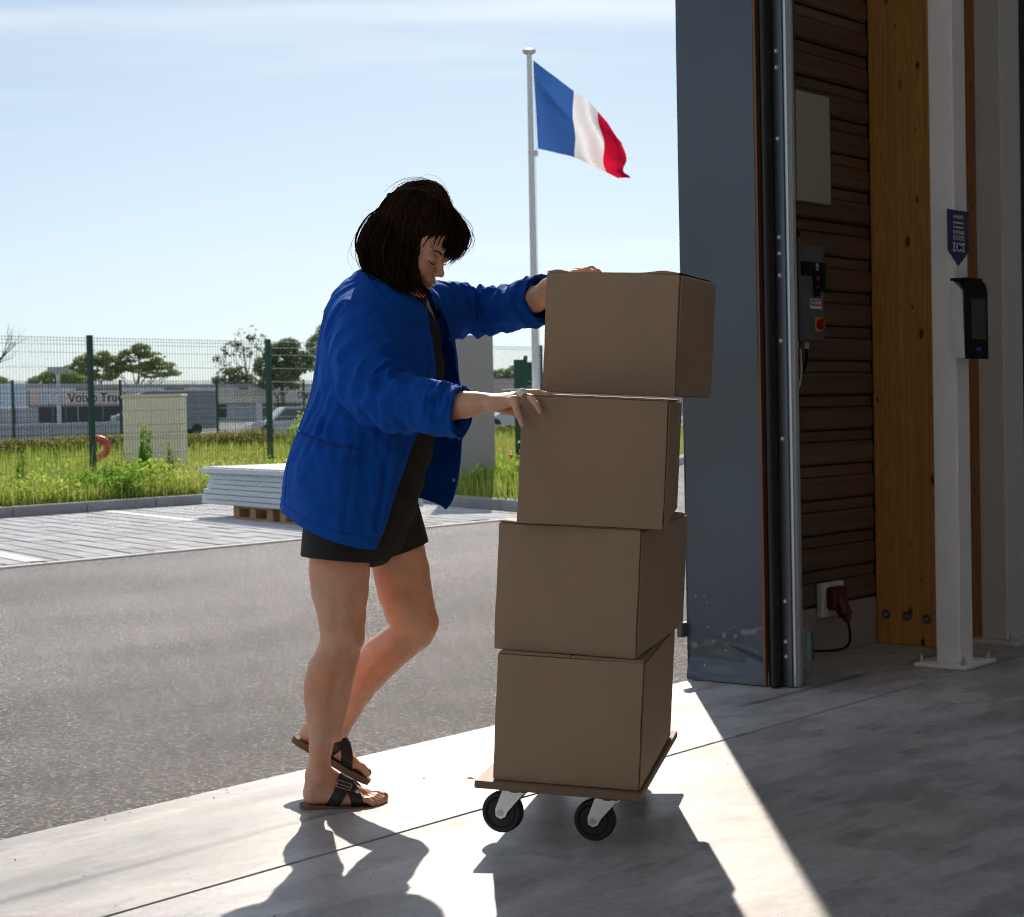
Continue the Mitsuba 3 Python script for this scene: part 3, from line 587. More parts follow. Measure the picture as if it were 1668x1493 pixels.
# ------------------------------------------------------------------ street beyond: dealership, billboard, lamp, vehicles
def dealership():
    t = thing('dealership_building', 'long low truck dealership with beige fascia and navy lettering beyond the fences', 'building')
    a, b = np.array([140.0, 221.27]), np.array([248.0, 227.67]); u = (b - a) / np.linalg.norm(b - a); L = np.linalg.norm(b - a); w = np.array([-u[1], u[0]])
    D = np.stack([[u[0], u[1], 0], [w[0], w[1], 0], [0, 0, 1]], 1); O = np.array([*a, -.06])
    P = lambda k, m, bb: add(t + '__' + k, move(m, D, O), bb)
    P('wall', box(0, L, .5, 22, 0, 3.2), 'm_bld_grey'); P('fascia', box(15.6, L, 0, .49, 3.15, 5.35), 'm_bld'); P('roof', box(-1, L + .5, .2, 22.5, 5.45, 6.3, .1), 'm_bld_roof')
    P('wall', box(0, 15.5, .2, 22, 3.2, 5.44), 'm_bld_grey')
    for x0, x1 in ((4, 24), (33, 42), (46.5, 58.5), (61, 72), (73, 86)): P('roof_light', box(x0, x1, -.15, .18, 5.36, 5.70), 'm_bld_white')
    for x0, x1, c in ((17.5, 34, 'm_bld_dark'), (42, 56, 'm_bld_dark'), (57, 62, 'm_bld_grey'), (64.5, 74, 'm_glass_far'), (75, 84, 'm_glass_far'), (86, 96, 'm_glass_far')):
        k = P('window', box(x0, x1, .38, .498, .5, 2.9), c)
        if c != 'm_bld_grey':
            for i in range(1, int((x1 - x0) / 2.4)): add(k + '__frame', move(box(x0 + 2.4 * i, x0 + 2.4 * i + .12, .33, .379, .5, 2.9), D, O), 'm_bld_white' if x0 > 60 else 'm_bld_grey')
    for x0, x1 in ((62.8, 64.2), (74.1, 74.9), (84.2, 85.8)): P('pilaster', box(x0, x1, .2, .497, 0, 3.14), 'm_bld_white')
    P('doorway', box(36, 38.5, .36, .499, .2, 2.9), 'm_bld_white')
    F = np.stack([D[:, 0], [0, 0, 1], -D[:, 1]], 1)
    def text(s, x, z, h, wid):
        m = meshkit.text_mesh(s, h, .03, True); bb = m.bounds; m.apply_translation((-bb[0][0], 0, 0)); m.apply_scale([wid / (bb[1][0] - bb[0][0]), 1, 1])
        add(t + '__lettering', move(m, F, O + D[:, 0] * x + D[:, 1] * (-.002) + np.array([0, 0, z])), 'm_text_navy')
    text('Volvo Trucks & Buses', 22.6, 3.62, 1.25, 21.6); text('Garage', 72.6, 3.75, 1.2, 7.0)
    e = P('emblem_panel', box(17.8, 21.6, -.05, -.001, 3.3, 5.25), 'm_sign_blue')
    ring = trimesh.creation.annulus(.62, .86, .05, sections=32); ring.apply_translation((0, 0, .025))
    add(e + '__ring', move(ring, F, O + D[:, 0] * 19.7 - D[:, 1] * .06 + np.array([0, 0, 4.28])), 'm_bld_white')
    add(e + '__bar', move(box(18.7, 20.7, -.13, -.11, 4.13, 4.43), D, O), 'm_bld_white')
dealership()
def slab_at(p, q, z0, z1, th):                                      # upright slab from ground point p to q
    p, q = np.array(p, float), np.array(q, float); L = np.linalg.norm(q - p); uu = (q - p) / L
    return move(box(0, L, 0, th, z0, z1, .01), np.stack([[uu[0], uu[1], 0], [-uu[1], uu[0], 0], [0, 0, 1]], 1), (*p, 0))
def billboard():
    t = thing('billboard', 'pale blue billboard on posts at the left edge', 'billboard')
    p, q = np.array([57.7, 87.2]), np.array([59.32, 85.09])
    add(t + '__board', slab_at(p, q, 1.78, 3.02, .1), 'm_sign_blue')
    B2 = (q - p) / np.linalg.norm(q - p)
    add(t + '__frame', cat(slab_at(p - B2 * .06 - [.02, .02], q + B2 * .06 - [.02, .02], 3.03, 3.10, .14), slab_at(p - B2 * .06 - [.02, .02], q + B2 * .06 - [.02, .02], 1.70, 1.77, .14)), 'm_bld_white')
    for s in (.25, .75):
        c = p + (q - p) * s; add(t + '__post', cyl((*(c + [.1, .12]), -.1), (*(c + [.1, .12]), 1.75), .06, 10), 'm_galv_dull')
billboard()
def lamp():
    t = thing('street_lamp', 'pale street lamp with a flat square head left of the thick fence post', 'street lamp')
    add(t + '__mast', cyl((48.4, 66.96, -.1), (48.4, 66.96, 3.15), .10, 14, .085), 'm_pole', smooth=40); add(t + '__head', box(48.05, 48.75, 66.6, 67.3, 3.151, 3.38, .03), 'm_bld_roof')
lamp()
t = thing('yard_wall', 'low grey concrete panel wall across the far forecourt', 'wall')
for i in range(9):
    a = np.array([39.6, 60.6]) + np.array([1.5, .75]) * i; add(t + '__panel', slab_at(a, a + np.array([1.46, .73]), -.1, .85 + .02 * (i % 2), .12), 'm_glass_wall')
mat('m_glass_wall', (.32, .34, .36), .6)  # grey lightened to stand in for haze
def vehicle(p, yaw, L, W, H, b, lab, van=False):
    t = thing('parked_van' if van else 'parked_car', lab, 'van' if van else 'car')
    R = mat4(Rot.from_euler('z', yaw).as_matrix(), (*p, -.06))
    hb = H * (.52 if not van else .45)
    prof = [(0, .30), (0, hb * .85), (.03 * L, hb), (.22 * L, hb * 1.05), (.36 * L, H * .97), (.45 * L, H), (.80 * L, H * .98), (.93 * L, hb * 1.08), (L, hb * .95), (L, .30)] if not van else [(0, .32), (0, hb), (.10 * L, hb * 1.15), (.24 * L, H * .95), (.30 * L, H), (L * .98, H), (L, H * .96), (L, .32)]
    add(t + '__body', move(prism(prof, W), frame([1, 0, 0], [0, 0, 1], [0, -1, 0]), (0, W / 2, 0)), b, to=R)
    gl = [(.25 * L, hb * 1.08), (.38 * L, H * .93), (.78 * L, H * .93), (.88 * L, hb * 1.1)] if not van else [(.14 * L, hb * 1.18), (.25 * L, H * .92), (.33 * L, H * .92), (.33 * L, hb * 1.18)]
    for s in (-1, 1): add(t + '__window', move(prism(gl, .02), frame([1, 0, 0], [0, 0, 1], [0, -1, 0]), (0, s * (W / 2 + .004) + .01, 0)), 'm_glass_far', to=R)
    for x in (.18 * L, .80 * L):
        for s in (-1, 1): add(t + '__wheel', cyl((x, s * (W / 2 - .18), .32), (x, s * (W / 2 + .02), .32), .32, 16), 'm_rubber', to=R)
mat('m_car_white', (.52, .53, .55), .3); mat('m_car_silver', (.24, .26, .28), .3); mat('m_car_red', (.45, .05, .04), .35)
vehicle((55.5, 62.3), -.55, 4.3, 1.75, 1.45, 'm_car_white', 'white parked car right of the beige cabinet on the far forecourt')
vehicle((64.5, 70.5), -.6, 4.2, 1.75, 1.45, 'm_car_silver', 'silver parked car farther right on the far forecourt')
vehicle((72.5, 62.8), -.7, 4.2, 1.75, 1.5, 'm_car_white', 'white parked car seen low between the grey pillar and the boxes')
vehicle((66.0, 86.0), -.5, 6.0, 2.1, 2.6, 'm_car_silver', 'grey van parked before the dark workshop doors', True)
t = thing('boundary_wall', 'pinkish boundary wall far off beyond the gate posts', 'wall')
add(t + '__panel', slab_at((146.0, 137.0), (166.0, 113.0), -.1, 4.3, .3), 'm_pink_wall'); add(t + '__coping', slab_at((145.9, 136.9), (166.1, 112.9), 4.31, 4.5, .5), 'm_bld_roof')
mat('m_pink_wall', (.48, .36, .34), .8)
t = thing('red_standpipe', 'red bent standpipe standing in the weeds beside the thick fence post', 'standpipe')
add(t + '__pipe', tube(spline([(16.55, 22.1, .30), (16.60, 22.05, .44), (16.69, 21.95, .52), (16.71, 21.93, .64), (16.63, 22.02, .73), (16.52, 22.13, .71)], 30), .055, 12), 'm_red_pink', smooth=True); add(t + '__foot', cyl((16.55, 22.1, .05), (16.55, 22.1, .31), .07, 12), 'm_plastic_white')
mat('m_red_pink', (.62, .07, .10), .45)

# ------------------------------------------------------------------ vegetation
def leaf_cards(c, size, rng, flat=0.0, cols=((.05, .10, .02), (.14, .20, .05))):
    n = len(c); nn = rng.normal(size=(n, 3)); nn[:, 2] = nn[:, 2] * (1 - flat) + flat * 2; nn /= np.linalg.norm(nn, axis=1, keepdims=True)
    a = np.cross(nn, rng.normal(size=(n, 3))); a /= np.linalg.norm(a, axis=1, keepdims=True); b = np.cross(nn, a); s = (size * rng.uniform(.6, 1.4, n))[:, None]
    q = np.stack([c - a * s, c - b * s * .55, c + a * s, c + b * s * .55], 1); tt = rng.uniform(0, 1, (n, 1))
    return quads(q, np.array(cols[0]) * (1 - tt) + np.array(cols[1]) * tt)
def tree(lab, base, h, clumps, n, size, seed, cols, trunk_r=.3, flat=0., limbs=True, group=None, density=1.):
    """clumps: (dx, dy, z, rx, rz) of the crown, relative to the foot."""
    rng = np.random.default_rng(seed); t = thing('tree', lab, 'tree', group); base = np.array(base, float)
    parts = [tube(spline([base, base + [.2 * trunk_r, 0, h * .3], base + [-.3 * trunk_r, .2, h * .62]], 10), np.linspace(trunk_r, trunk_r * .55, 10), 8)]
    if limbs:
        for dx, dy, z, rx, rz in clumps:
            s = base + [-.1 * trunk_r, 0, min(h * .62, z * .75) * rng.uniform(.7, 1)]; e = base + [dx, dy, z]
            parts.append(tube(spline([s, (s + e) / 2 + [0, 0, -.06 * h], e], 8), np.linspace(trunk_r * .38, trunk_r * .08, 8), 6))
            for _ in range(3):
                e2 = e + rng.normal(size=3) * [rx * .6, rx * .6, rz * .6]; parts.append(tube([(s + e) / 2, (e + e2) / 2, e2], np.linspace(trunk_r * .14, trunk_r * .03, 3), 5))
    add(t + '__trunk', cat(*parts), 'm_bark')
    P = []; tot = sum(c[3] ** 2 * c[4] for c in clumps)
    for dx, dy, z, rx, rz in clumps:
        k = int(n * rx ** 2 * rz / tot); d = rng.normal(size=(k, 3)); d /= np.linalg.norm(d, axis=1, keepdims=True); r = rng.uniform(.25, 1, (k, 1)) ** .45
        q = d * r; keep = meshkit.noise((q + [dx, dy, z]) * np.array([1, 1, 1]) * 1.7 + seed * 7, seed) > .47 / density
        P.append(base + [dx, dy, z] + q[keep] * [rx, rx, rz])
    m, c = leaf_cards(np.vstack(P), size, rng, flat, cols)
    add(t + '__crown', m, 'm_leaf', color=c)
DARK = ((.13, .18, .10), (.30, .35, .18)); MID = ((.19, .27, .12), (.38, .46, .21)); OLIVE = ((.21, .27, .12), (.42, .46, .22))  # crown colours lightened in place of distance haze
S = np.array([.64, -.768])                                          # across the line of sight
def off(a, b): return (a * S[0] + b * .768, a * S[1] + b * .64)
def crown(spec): return [(*off(a, b), z, rx, rz) for a, b, z, rx, rz in spec]
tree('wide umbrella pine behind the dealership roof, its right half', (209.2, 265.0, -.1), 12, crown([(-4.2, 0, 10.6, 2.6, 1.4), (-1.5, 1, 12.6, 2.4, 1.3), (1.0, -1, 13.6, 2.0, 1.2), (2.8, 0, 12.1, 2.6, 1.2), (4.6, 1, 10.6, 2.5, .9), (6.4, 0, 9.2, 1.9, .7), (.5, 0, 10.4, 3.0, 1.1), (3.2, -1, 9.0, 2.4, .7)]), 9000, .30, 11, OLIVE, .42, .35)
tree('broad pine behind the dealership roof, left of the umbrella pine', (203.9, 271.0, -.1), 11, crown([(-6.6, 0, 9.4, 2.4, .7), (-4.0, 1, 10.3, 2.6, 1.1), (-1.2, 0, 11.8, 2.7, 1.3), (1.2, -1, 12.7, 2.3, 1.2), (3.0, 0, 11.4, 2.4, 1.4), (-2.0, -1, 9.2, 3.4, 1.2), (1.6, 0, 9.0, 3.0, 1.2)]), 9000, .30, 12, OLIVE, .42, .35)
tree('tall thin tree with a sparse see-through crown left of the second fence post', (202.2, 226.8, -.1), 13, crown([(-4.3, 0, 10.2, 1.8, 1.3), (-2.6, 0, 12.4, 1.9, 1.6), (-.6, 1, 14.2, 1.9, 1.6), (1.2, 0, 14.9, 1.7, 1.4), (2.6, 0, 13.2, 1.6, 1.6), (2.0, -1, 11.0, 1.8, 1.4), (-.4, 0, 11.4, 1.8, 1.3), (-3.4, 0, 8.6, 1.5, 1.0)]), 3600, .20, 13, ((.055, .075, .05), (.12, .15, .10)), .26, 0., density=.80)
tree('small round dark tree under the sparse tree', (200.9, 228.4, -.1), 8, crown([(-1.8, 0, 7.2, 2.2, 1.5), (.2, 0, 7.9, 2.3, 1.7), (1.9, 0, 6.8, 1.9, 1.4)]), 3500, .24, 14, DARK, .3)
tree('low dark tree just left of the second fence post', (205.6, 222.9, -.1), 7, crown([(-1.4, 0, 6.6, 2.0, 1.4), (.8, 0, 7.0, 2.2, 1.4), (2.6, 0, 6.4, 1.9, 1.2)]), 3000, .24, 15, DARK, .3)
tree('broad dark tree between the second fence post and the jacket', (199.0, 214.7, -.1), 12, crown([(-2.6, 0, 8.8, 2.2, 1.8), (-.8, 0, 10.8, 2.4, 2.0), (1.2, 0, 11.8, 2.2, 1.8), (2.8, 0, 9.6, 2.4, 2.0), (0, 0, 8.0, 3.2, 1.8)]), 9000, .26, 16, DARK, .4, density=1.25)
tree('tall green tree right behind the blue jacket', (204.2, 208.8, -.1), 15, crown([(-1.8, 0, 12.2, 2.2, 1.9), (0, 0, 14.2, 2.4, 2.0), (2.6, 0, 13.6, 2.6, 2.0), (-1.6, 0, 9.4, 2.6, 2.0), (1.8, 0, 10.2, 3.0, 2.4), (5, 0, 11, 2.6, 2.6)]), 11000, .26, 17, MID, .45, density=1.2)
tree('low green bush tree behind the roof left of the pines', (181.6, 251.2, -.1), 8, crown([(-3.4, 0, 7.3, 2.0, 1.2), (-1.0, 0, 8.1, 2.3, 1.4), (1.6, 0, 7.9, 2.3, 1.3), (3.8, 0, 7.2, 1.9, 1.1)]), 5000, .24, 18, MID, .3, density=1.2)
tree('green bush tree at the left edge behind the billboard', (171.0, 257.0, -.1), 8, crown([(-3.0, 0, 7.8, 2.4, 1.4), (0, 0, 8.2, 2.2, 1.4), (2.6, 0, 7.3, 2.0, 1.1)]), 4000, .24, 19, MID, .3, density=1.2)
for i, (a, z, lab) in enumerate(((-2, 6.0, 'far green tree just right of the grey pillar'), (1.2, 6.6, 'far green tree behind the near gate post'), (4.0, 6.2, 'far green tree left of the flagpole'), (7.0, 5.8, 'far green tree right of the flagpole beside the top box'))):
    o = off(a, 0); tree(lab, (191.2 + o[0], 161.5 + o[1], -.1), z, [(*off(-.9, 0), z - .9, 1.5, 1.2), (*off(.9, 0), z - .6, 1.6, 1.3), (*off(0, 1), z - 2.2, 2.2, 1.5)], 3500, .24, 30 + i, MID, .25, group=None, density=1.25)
def bare_tree():
    t = thing('bare_tree', 'thin bare tree with fine twigs at the left edge', 'tree'); rng = np.random.default_rng(8); base = np.array([34.45, 52.2, -.1]); parts = []
    def grow(p, d, L, r, k):
        e = p + d * L; parts.append(tube([p, p + d * L * .5 + rng.normal(size=3) * L * .04, e], [r, r * .8, r * .6], 6 if k < 2 else 4))
        if k < 4:
            for _ in range(3 if k else 6):
                nd = d + rng.normal(size=3) * .30; nd[2] = abs(nd[2]) * .8 + .25; nd /= np.linalg.norm(nd); grow(p + (e - p) * rng.uniform(.45, 1), nd, L * rng.uniform(.45, .68), r * .5, k + 1)
    grow(base, np.array([0, 0, 1.0]), 2.6, .07, 0)
    add(t + '__trunk', cat(*parts), 'm_bark')
bare_tree()

BEDS = shapely.Polygon(BEDP)
def blades(P, h, w, rng, cols, lean=.35):
    n = len(P); a = rng.uniform(0, 2 * PI, n); d = np.stack([np.cos(a), np.sin(a), np.zeros(n)], 1); l = np.stack([-d[:, 1], d[:, 0], np.zeros(n)], 1)
    h = h[:, None]; w = w[:, None]; k = rng.uniform(.1, 1, (n, 1)) * lean
    m = P + np.array([0, 0, 1]) * h * .6 + d * h * k * .35; e = P + np.array([0, 0, 1]) * h * (1 - .25 * k) + d * h * k
    v = np.stack([P - l * w, P + l * w, m + l * w * .75, m - l * w * .75, e], 1).reshape(-1, 3); i = np.arange(n)[:, None] * 5
    f = np.vstack([i + [0, 1, 2], i + [0, 2, 3], i + [3, 2, 4]]); t = rng.uniform(0, 1, (n, 1)); c = np.array(cols[0]) * (1 - t) + np.array(cols[1]) * t
    return trimesh.Trimesh(v, f, process=False), np.repeat(c, 5, 0)
def scatter(n, x0, x1, y0, y1, rng, clump=1.2, thr=.0, seed=0, z=.09):
    P = np.stack([rng.uniform(x0, x1, n), rng.uniform(y0, y1, n)], 1); P = P[shapely.contains_xy(BEDS, P[:, 0], P[:, 1])]
    if thr: P = P[meshkit.fbm(np.c_[P / clump, np.zeros(len(P))], 2, seed) > thr]
    return np.c_[P, np.full(len(P), z)]
def meadow():
    rng = np.random.default_rng(4); ms, cs = [], []
    YG = ((.29, .37, .07), (.56, .55, .16)); ST = ((.68, .62, .28), (.80, .74, .40)); GR = ((.18, .32, .05), (.38, .50, .09))
    for n, reg, h0, h1, w, c, thr in ((36000, (9, 18, 16.55, 20.3), .06, .27, .006, YG, .40), (9000, (9, 18, 16.9, 20.3), .12, .40, .004, ST, .50), (34000, (9, 18, 16.55, 20.3), .05, .24, .006, GR, 0), (26000, (13, 30, 11.3, 19.8), .10, .36, .006, YG, 0), (14000, (13, 24, 11.3, 18), .12, .40, .006, GR, .5),
                                      (14000, (12, 30, 20, 27), .10, .5, .008, YG, 0), (16000, (18, 50, 27, 49), .12, .5, .012, GR, .4), (9000, (26, 50, 18, 40), .12, .4, .012, YG, 0), (3500, (9, 18, 17.2, 20.3), .35, .80, .004, GR, .54)):
        P = scatter(n, *reg, rng, thr=thr, seed=len(ms)); m, c2 = blades(P, rng.uniform(h0, h1, len(P)), np.full(len(P), w) * rng.uniform(.6, 1.3, len(P)), rng, c); ms.append(m); cs.append(c2)
    n = thing('grass', 'tall yellow green rough grass growing in the planted bed', 'grass', kind='stuff'); add(n, cat(*ms), 'm_leaf', color=np.vstack(cs))
    # leafy weeds between the grass
    P = scatter(1500, 9, 18, 16.6, 20, rng, thr=.47, clump=.9, seed=3); Q = scatter(700, 13.5, 20, 11.4, 18, rng, thr=.47, clump=.9, seed=5); P = np.vstack([P, Q]); C = []
    for p in P: k = 10; C.append(p + np.abs(rng.normal(size=(k, 3))) * [0, 0, .13] + rng.normal(size=(k, 3)) * [.06, .06, 0] + [0, 0, .05])
    m, c = leaf_cards(np.vstack(C), .030, rng, .3, ((.26, .44, .06), (.62, .70, .16)))
    n = thing('weeds', 'low leafy weeds mixed through the rough grass', 'weeds', kind='stuff'); add(n, m, 'm_leaf', color=c)
    # single plants that can be told apart
    def bush(lab, x, y, r, h, n, s, seed, cols, name='weed_bush'):
        rg = np.random.default_rng(seed); t = thing(name, lab, 'plant'); st, C = [], []
        for i in range(max(4, n // 60)):
            a, q = rg.uniform(0, 2 * PI), r * math.sqrt(rg.uniform(0, 1)); e = np.array([x + q * math.cos(a), y + q * math.sin(a), .09 + h * rg.uniform(.55, 1) * (1 - .4 * (q / r) ** 2)]); b0 = np.array([x + q * .5 * math.cos(a), y + q * .5 * math.sin(a), .08])
            st.append(tube(spline([b0, (b0 + e) / 2 + rg.normal(size=3) * .02, e], 6), np.linspace(.006, .002, 6), 5)); k = n // max(4, n // 60); tt = rg.uniform(.25, 1.02, (k, 1))
            C.append(b0 + (e - b0) * tt + rg.normal(size=(k, 3)) * r * .12)
        add(t + '__stem', cat(*st), 'm_stem'); m, c = leaf_cards(np.vstack(C), s, rg, .25, cols); add(t + '__foliage', m, 'm_leaf', color=c)
    G1 = ((.13, .28, .04), (.32, .50, .08)); G2 = ((.26, .42, .06), (.55, .66, .13))
    bush('dense dark green weed bush at the kerb below the cabinet', 13.05, 17.1, .50, .42, 2200, .030, 1, G1); bush('bright green weed bush beside the dark one', 13.75, 17.35, .42, .48, 1500, .030, 2, G2); bush('leafy green weed bush left of the dark one by the kerb', 12.15, 17.3, .40, .36, 1200, .030, 3, G2)
    bush('tall pointed weed standing in front of the cabinet', 14.45, 18.2, .10, .95, 900, .024, 4, G1, 'tall_weed'); bush('second tall weed in front of the right half of the cabinet', 15.15, 18.6, .09, .70, 420, .022, 5, G1, 'tall_weed')
    bush('green weed bush in front of the pillar foot', 15.25, 13.0, .34, .30, 900, .028, 6, G1); bush('bright green weed bush right of the pillar at the kerb', 15.6, 12.9, .40, .42, 1300, .028, 7, G2)
    bush('slim green weed left of the thick fence post', 13.1, 18.9, .08, .75, 350, .02, 8, G1, 'tall_weed'); bush('yellow green shrub behind the fence beside the jacket', 20.6, 21.6, .35, 1.25, 1400, .035, 9, G2, 'shrub')
    p = thing('poppy', 'single orange red poppy right of the grey pillar', 'flower'); c0 = np.array([15.98, 13.35, .50])
    add(p + '__stem', tube([(15.98, 13.35, .08), (15.985, 13.352, .3), tuple(c0)], .003, 5), 'm_stem'); add(p + '__petals', move(trimesh.creation.icosphere(2, .038), np.diag([1, 1, .6]), c0), 'm_poppy', smooth=True)
    # clipped hedge
    H = scatter(30000, 20, 52, 35.4, 36.6, rng, z=0); H[:, 2] = .08 + .50 * rng.uniform(0, 1, len(H)) ** .6 * (.85 + .3 * meshkit.fbm(np.c_[H[:, :2] * .9, H[:, :1] * 0], 2))
    n = thing('hedge', 'low olive hedge running along the street behind the mesh fence', 'hedge', kind='stuff'); m, c = leaf_cards(H, .055, rng, .2, ((.18, .18, .05), (.40, .36, .13))); add(n, m, 'm_leaf', color=c)
mat('m_stem', (.12, .17, .05), .8); mat('m_poppy', (.75, .10, .02), .6)
meadow()

# ------------------------------------------------------------------ the woman (local frame: x her heading, y her left, z up)
def nets(f, lo, hi, h, chunk=400000):
    """Naive surface nets of f < 0 in a box, vectorised."""
    lo, hi = np.array(lo, float), np.array(hi, float); n = np.ceil((hi - lo) / h).astype(int) + 1
    c = 4; n = (np.ceil((n - 1) / c).astype(int)) * c + 1; ax = [lo[i] + h * np.arange(n[i]) for i in range(3)]
    ev = lambda P: np.concatenate([f(P[i:i + chunk]) for i in range(0, len(P), chunk)]) if len(P) else np.zeros(0)
    gc = [x[::c] for x in ax]; C = ev(np.stack(np.meshgrid(*gc, indexing='ij'), -1).reshape(-1, 3).astype(np.float32)).reshape([len(x) for x in gc])
    k = [np.minimum((np.arange(n[i]) + c // 2) // c, len(gc[i]) - 1) for i in range(3)]; V = C[np.ix_(*k)].copy()      # far from the surface the coarse value will do
    near = np.nonzero(np.abs(V) < 7.5 * h); V[near] = ev(np.stack([ax[i][near[i]] for i in range(3)], 1).astype(np.float32)); inn = V < 0
    acc = np.zeros((*(n - 1), 3)); cnt = np.zeros(n - 1)
    for a in range(3):
        s0 = [slice(None)] * 3; s1 = [slice(None)] * 3; s0[a] = slice(0, -1); s1[a] = slice(1, None)
        v0, v1 = V[tuple(s0)], V[tuple(s1)]; cr = (v0 < 0) != (v1 < 0); t = np.where(cr, v0 / np.where(cr, v0 - v1, 1), 0)
        b, c = [k for k in range(3) if k != a]
        for ob in (0, 1):
            for oc in (0, 1):
                sl = [slice(None)] * 3; sl[b] = slice(ob, n[b] - 1 + ob); sl[c] = slice(oc, n[c] - 1 + oc)
                m = cr[tuple(sl)]; cnt += m; acc[..., a] += m * t[tuple(sl)]; acc[..., b] += m * ob; acc[..., c] += m * oc
    act = cnt > 0; idx = -np.ones(n - 1, int); idx[act] = np.arange(act.sum())
    base = np.stack(np.nonzero(act), -1); v = lo + h * (base + acc[act] / cnt[act][:, None]); F = []
    for a in range(3):
        b, c = (a + 1) % 3, (a + 2) % 3; s0 = [slice(1, -1)] * 3; s1 = [slice(1, -1)] * 3; s0[a] = slice(0, -1); s1[a] = slice(1, None)
        i0, i1 = inn[tuple(s0)], inn[tuple(s1)]
        for sign, m in ((0, i0 & ~i1), (1, ~i0 & i1)):
            q = np.stack(np.nonzero(m), -1); 
            for k in range(3):
                if k != a: q[:, k] += 1
            o = np.zeros(3, int); qs = []
            for db, dc in ((-1, -1), (0, -1), (0, 0), (-1, 0)):
                w = q.copy(); w[:, b] += db; w[:, c] += dc; qs.append(idx[w[:, 0], w[:, 1], w[:, 2]])
            q4 = np.stack(qs, 1); q4 = q4 if sign == 0 else q4[:, ::-1]; F += [q4[:, [0, 1, 2]], q4[:, [0, 2, 3]]]
    return trimesh.Trimesh(v, np.vstack(F), process=False)
def cap(P, a, b, ra, rb=None):
    a, b = np.asarray(a, np.float32), np.asarray(b, np.float32); rb = ra if rb is None else rb; d = b - a
    q = P - a; h = np.clip(q @ d / max(float(d @ d), 1e-12), 0, 1); q = q - h[:, None] * d; return np.sqrt(np.einsum('ij,ij->i', q, q)) - (ra + (rb - ra) * h)
def ell(P, c, r, R=None):
    q = P - np.asarray(c, np.float32); q = q if R is None else q @ np.asarray(R, np.float32); r = np.asarray(r, np.float32)
    k0 = np.linalg.norm(q / r, axis=1); k1 = np.linalg.norm(q / (r * r), axis=1); return k0 * (k0 - 1) / np.maximum(k1, 1e-9)
def smin(a, b, k): h = np.clip(.5 + .5 * (b - a) / k, 0, 1); return b + (a - b) * h - k * h * (1 - h)
def smax(a, b, k): return -smin(-a, -b, k)
def chain(P, pts, k=.015):
    d = None
    for (a, ra), (b, rb) in zip(pts[:-1], pts[1:]): e = cap(P, a, b, ra, rb); d = e if d is None else smin(d, e, k)
    return d
def bounds(pts, m): q = np.array([p for p, _ in pts]); r = max(r for _, r in pts); return q.min(0) - r - m, q.max(0) + r + m
def taubin(m, n=6): trimesh.smoothing.filter_taubin(m, lamb=.5, nu=.53, iterations=n); return m

WHO = mat4(Rot.from_euler('z', -50.1508, degrees=True).as_matrix(), (3.3580, 3.3893, 0))
W = thing('person', 'dark haired woman in blue work jacket and black shorts pushing the stack of boxes', 'person')
def wear(name, m, b, **kw): return add('person__' + name, m, b, to=WHO, **kw)
def f_skin(p, n, uv):
    a = fbm(p.x * 22, p.y * 22, p.z * 22, 3); b = fbm(p.x * 120, p.y * 120, p.z * 120, 2)
    v = 1 + .26 * (a - .5) + .14 * (b - .5); red = smoothstep(.5, .75, fbm(p.x * 9 + 4, p.y * 9, p.z * 9, 2))
    return mi.Color3f(.69 * v, (.385 - .06 * red) * v, (.258 - .06 * red) * v)
mat('m_skin', proc(f_skin), .45, specular=.35)
mat('m_lip', (.50, .24, .19), .45); mat('m_eye', (.62, .60, .58), .2); mat('m_dark_hair', (.018, .011, .008), .65, specular=.15); mat('m_nail', (.015, .015, .03), .15, clearcoat=.6)
def f_cloth_b(p, n, uv): return mi.Float(.5 + .25 * dr.sin(p.z * 2600 + p.x * 1500) * dr.sin(p.x * 2600 - p.y * 2100 - p.z * 800) + .9 * fbm(p.x * 55, p.y * 55, p.z * 55, 3))
def f_jacket(p, n, uv): v = .80 + .40 * fbm(p.x * 14, p.y * 14, p.z * 14, 3); return mi.Color3f(.004 * v, .082 * v, .43 * v)
mat('m_jacket', proc(f_jacket), .72, bump=proc(f_cloth_b, 6e-4), bump_h=.0009, specular=.12, sheen=.25, sheen_tint=.8)
mat('m_jacket_seam', (.010, .045, .22), .8)
mat('m_shirt', (.011, .011, .013), .85); mat('m_shorts', (.014, .014, .017), .75, bump=proc(f_cloth_b, 6e-4), bump_h=.0007, sheen=.2)
mat('m_leather', (.014, .015, .018), .32, specular=.6); mat('m_cork', (.16, .095, .055), .7); mat('m_ring_stone', (.80, .82, .72), .12, clearcoat=.5)

def frame_from(heel, toe):                                          # foot frame: columns forward, left, up; origin under the heel
    heel, toe = np.array(heel), np.array(toe); f = (toe - heel) / np.linalg.norm(toe - heel); l = np.cross([0, 0, 1], f); l /= np.linalg.norm(l); return np.stack([f, l, np.cross(f, l)], 1), heel
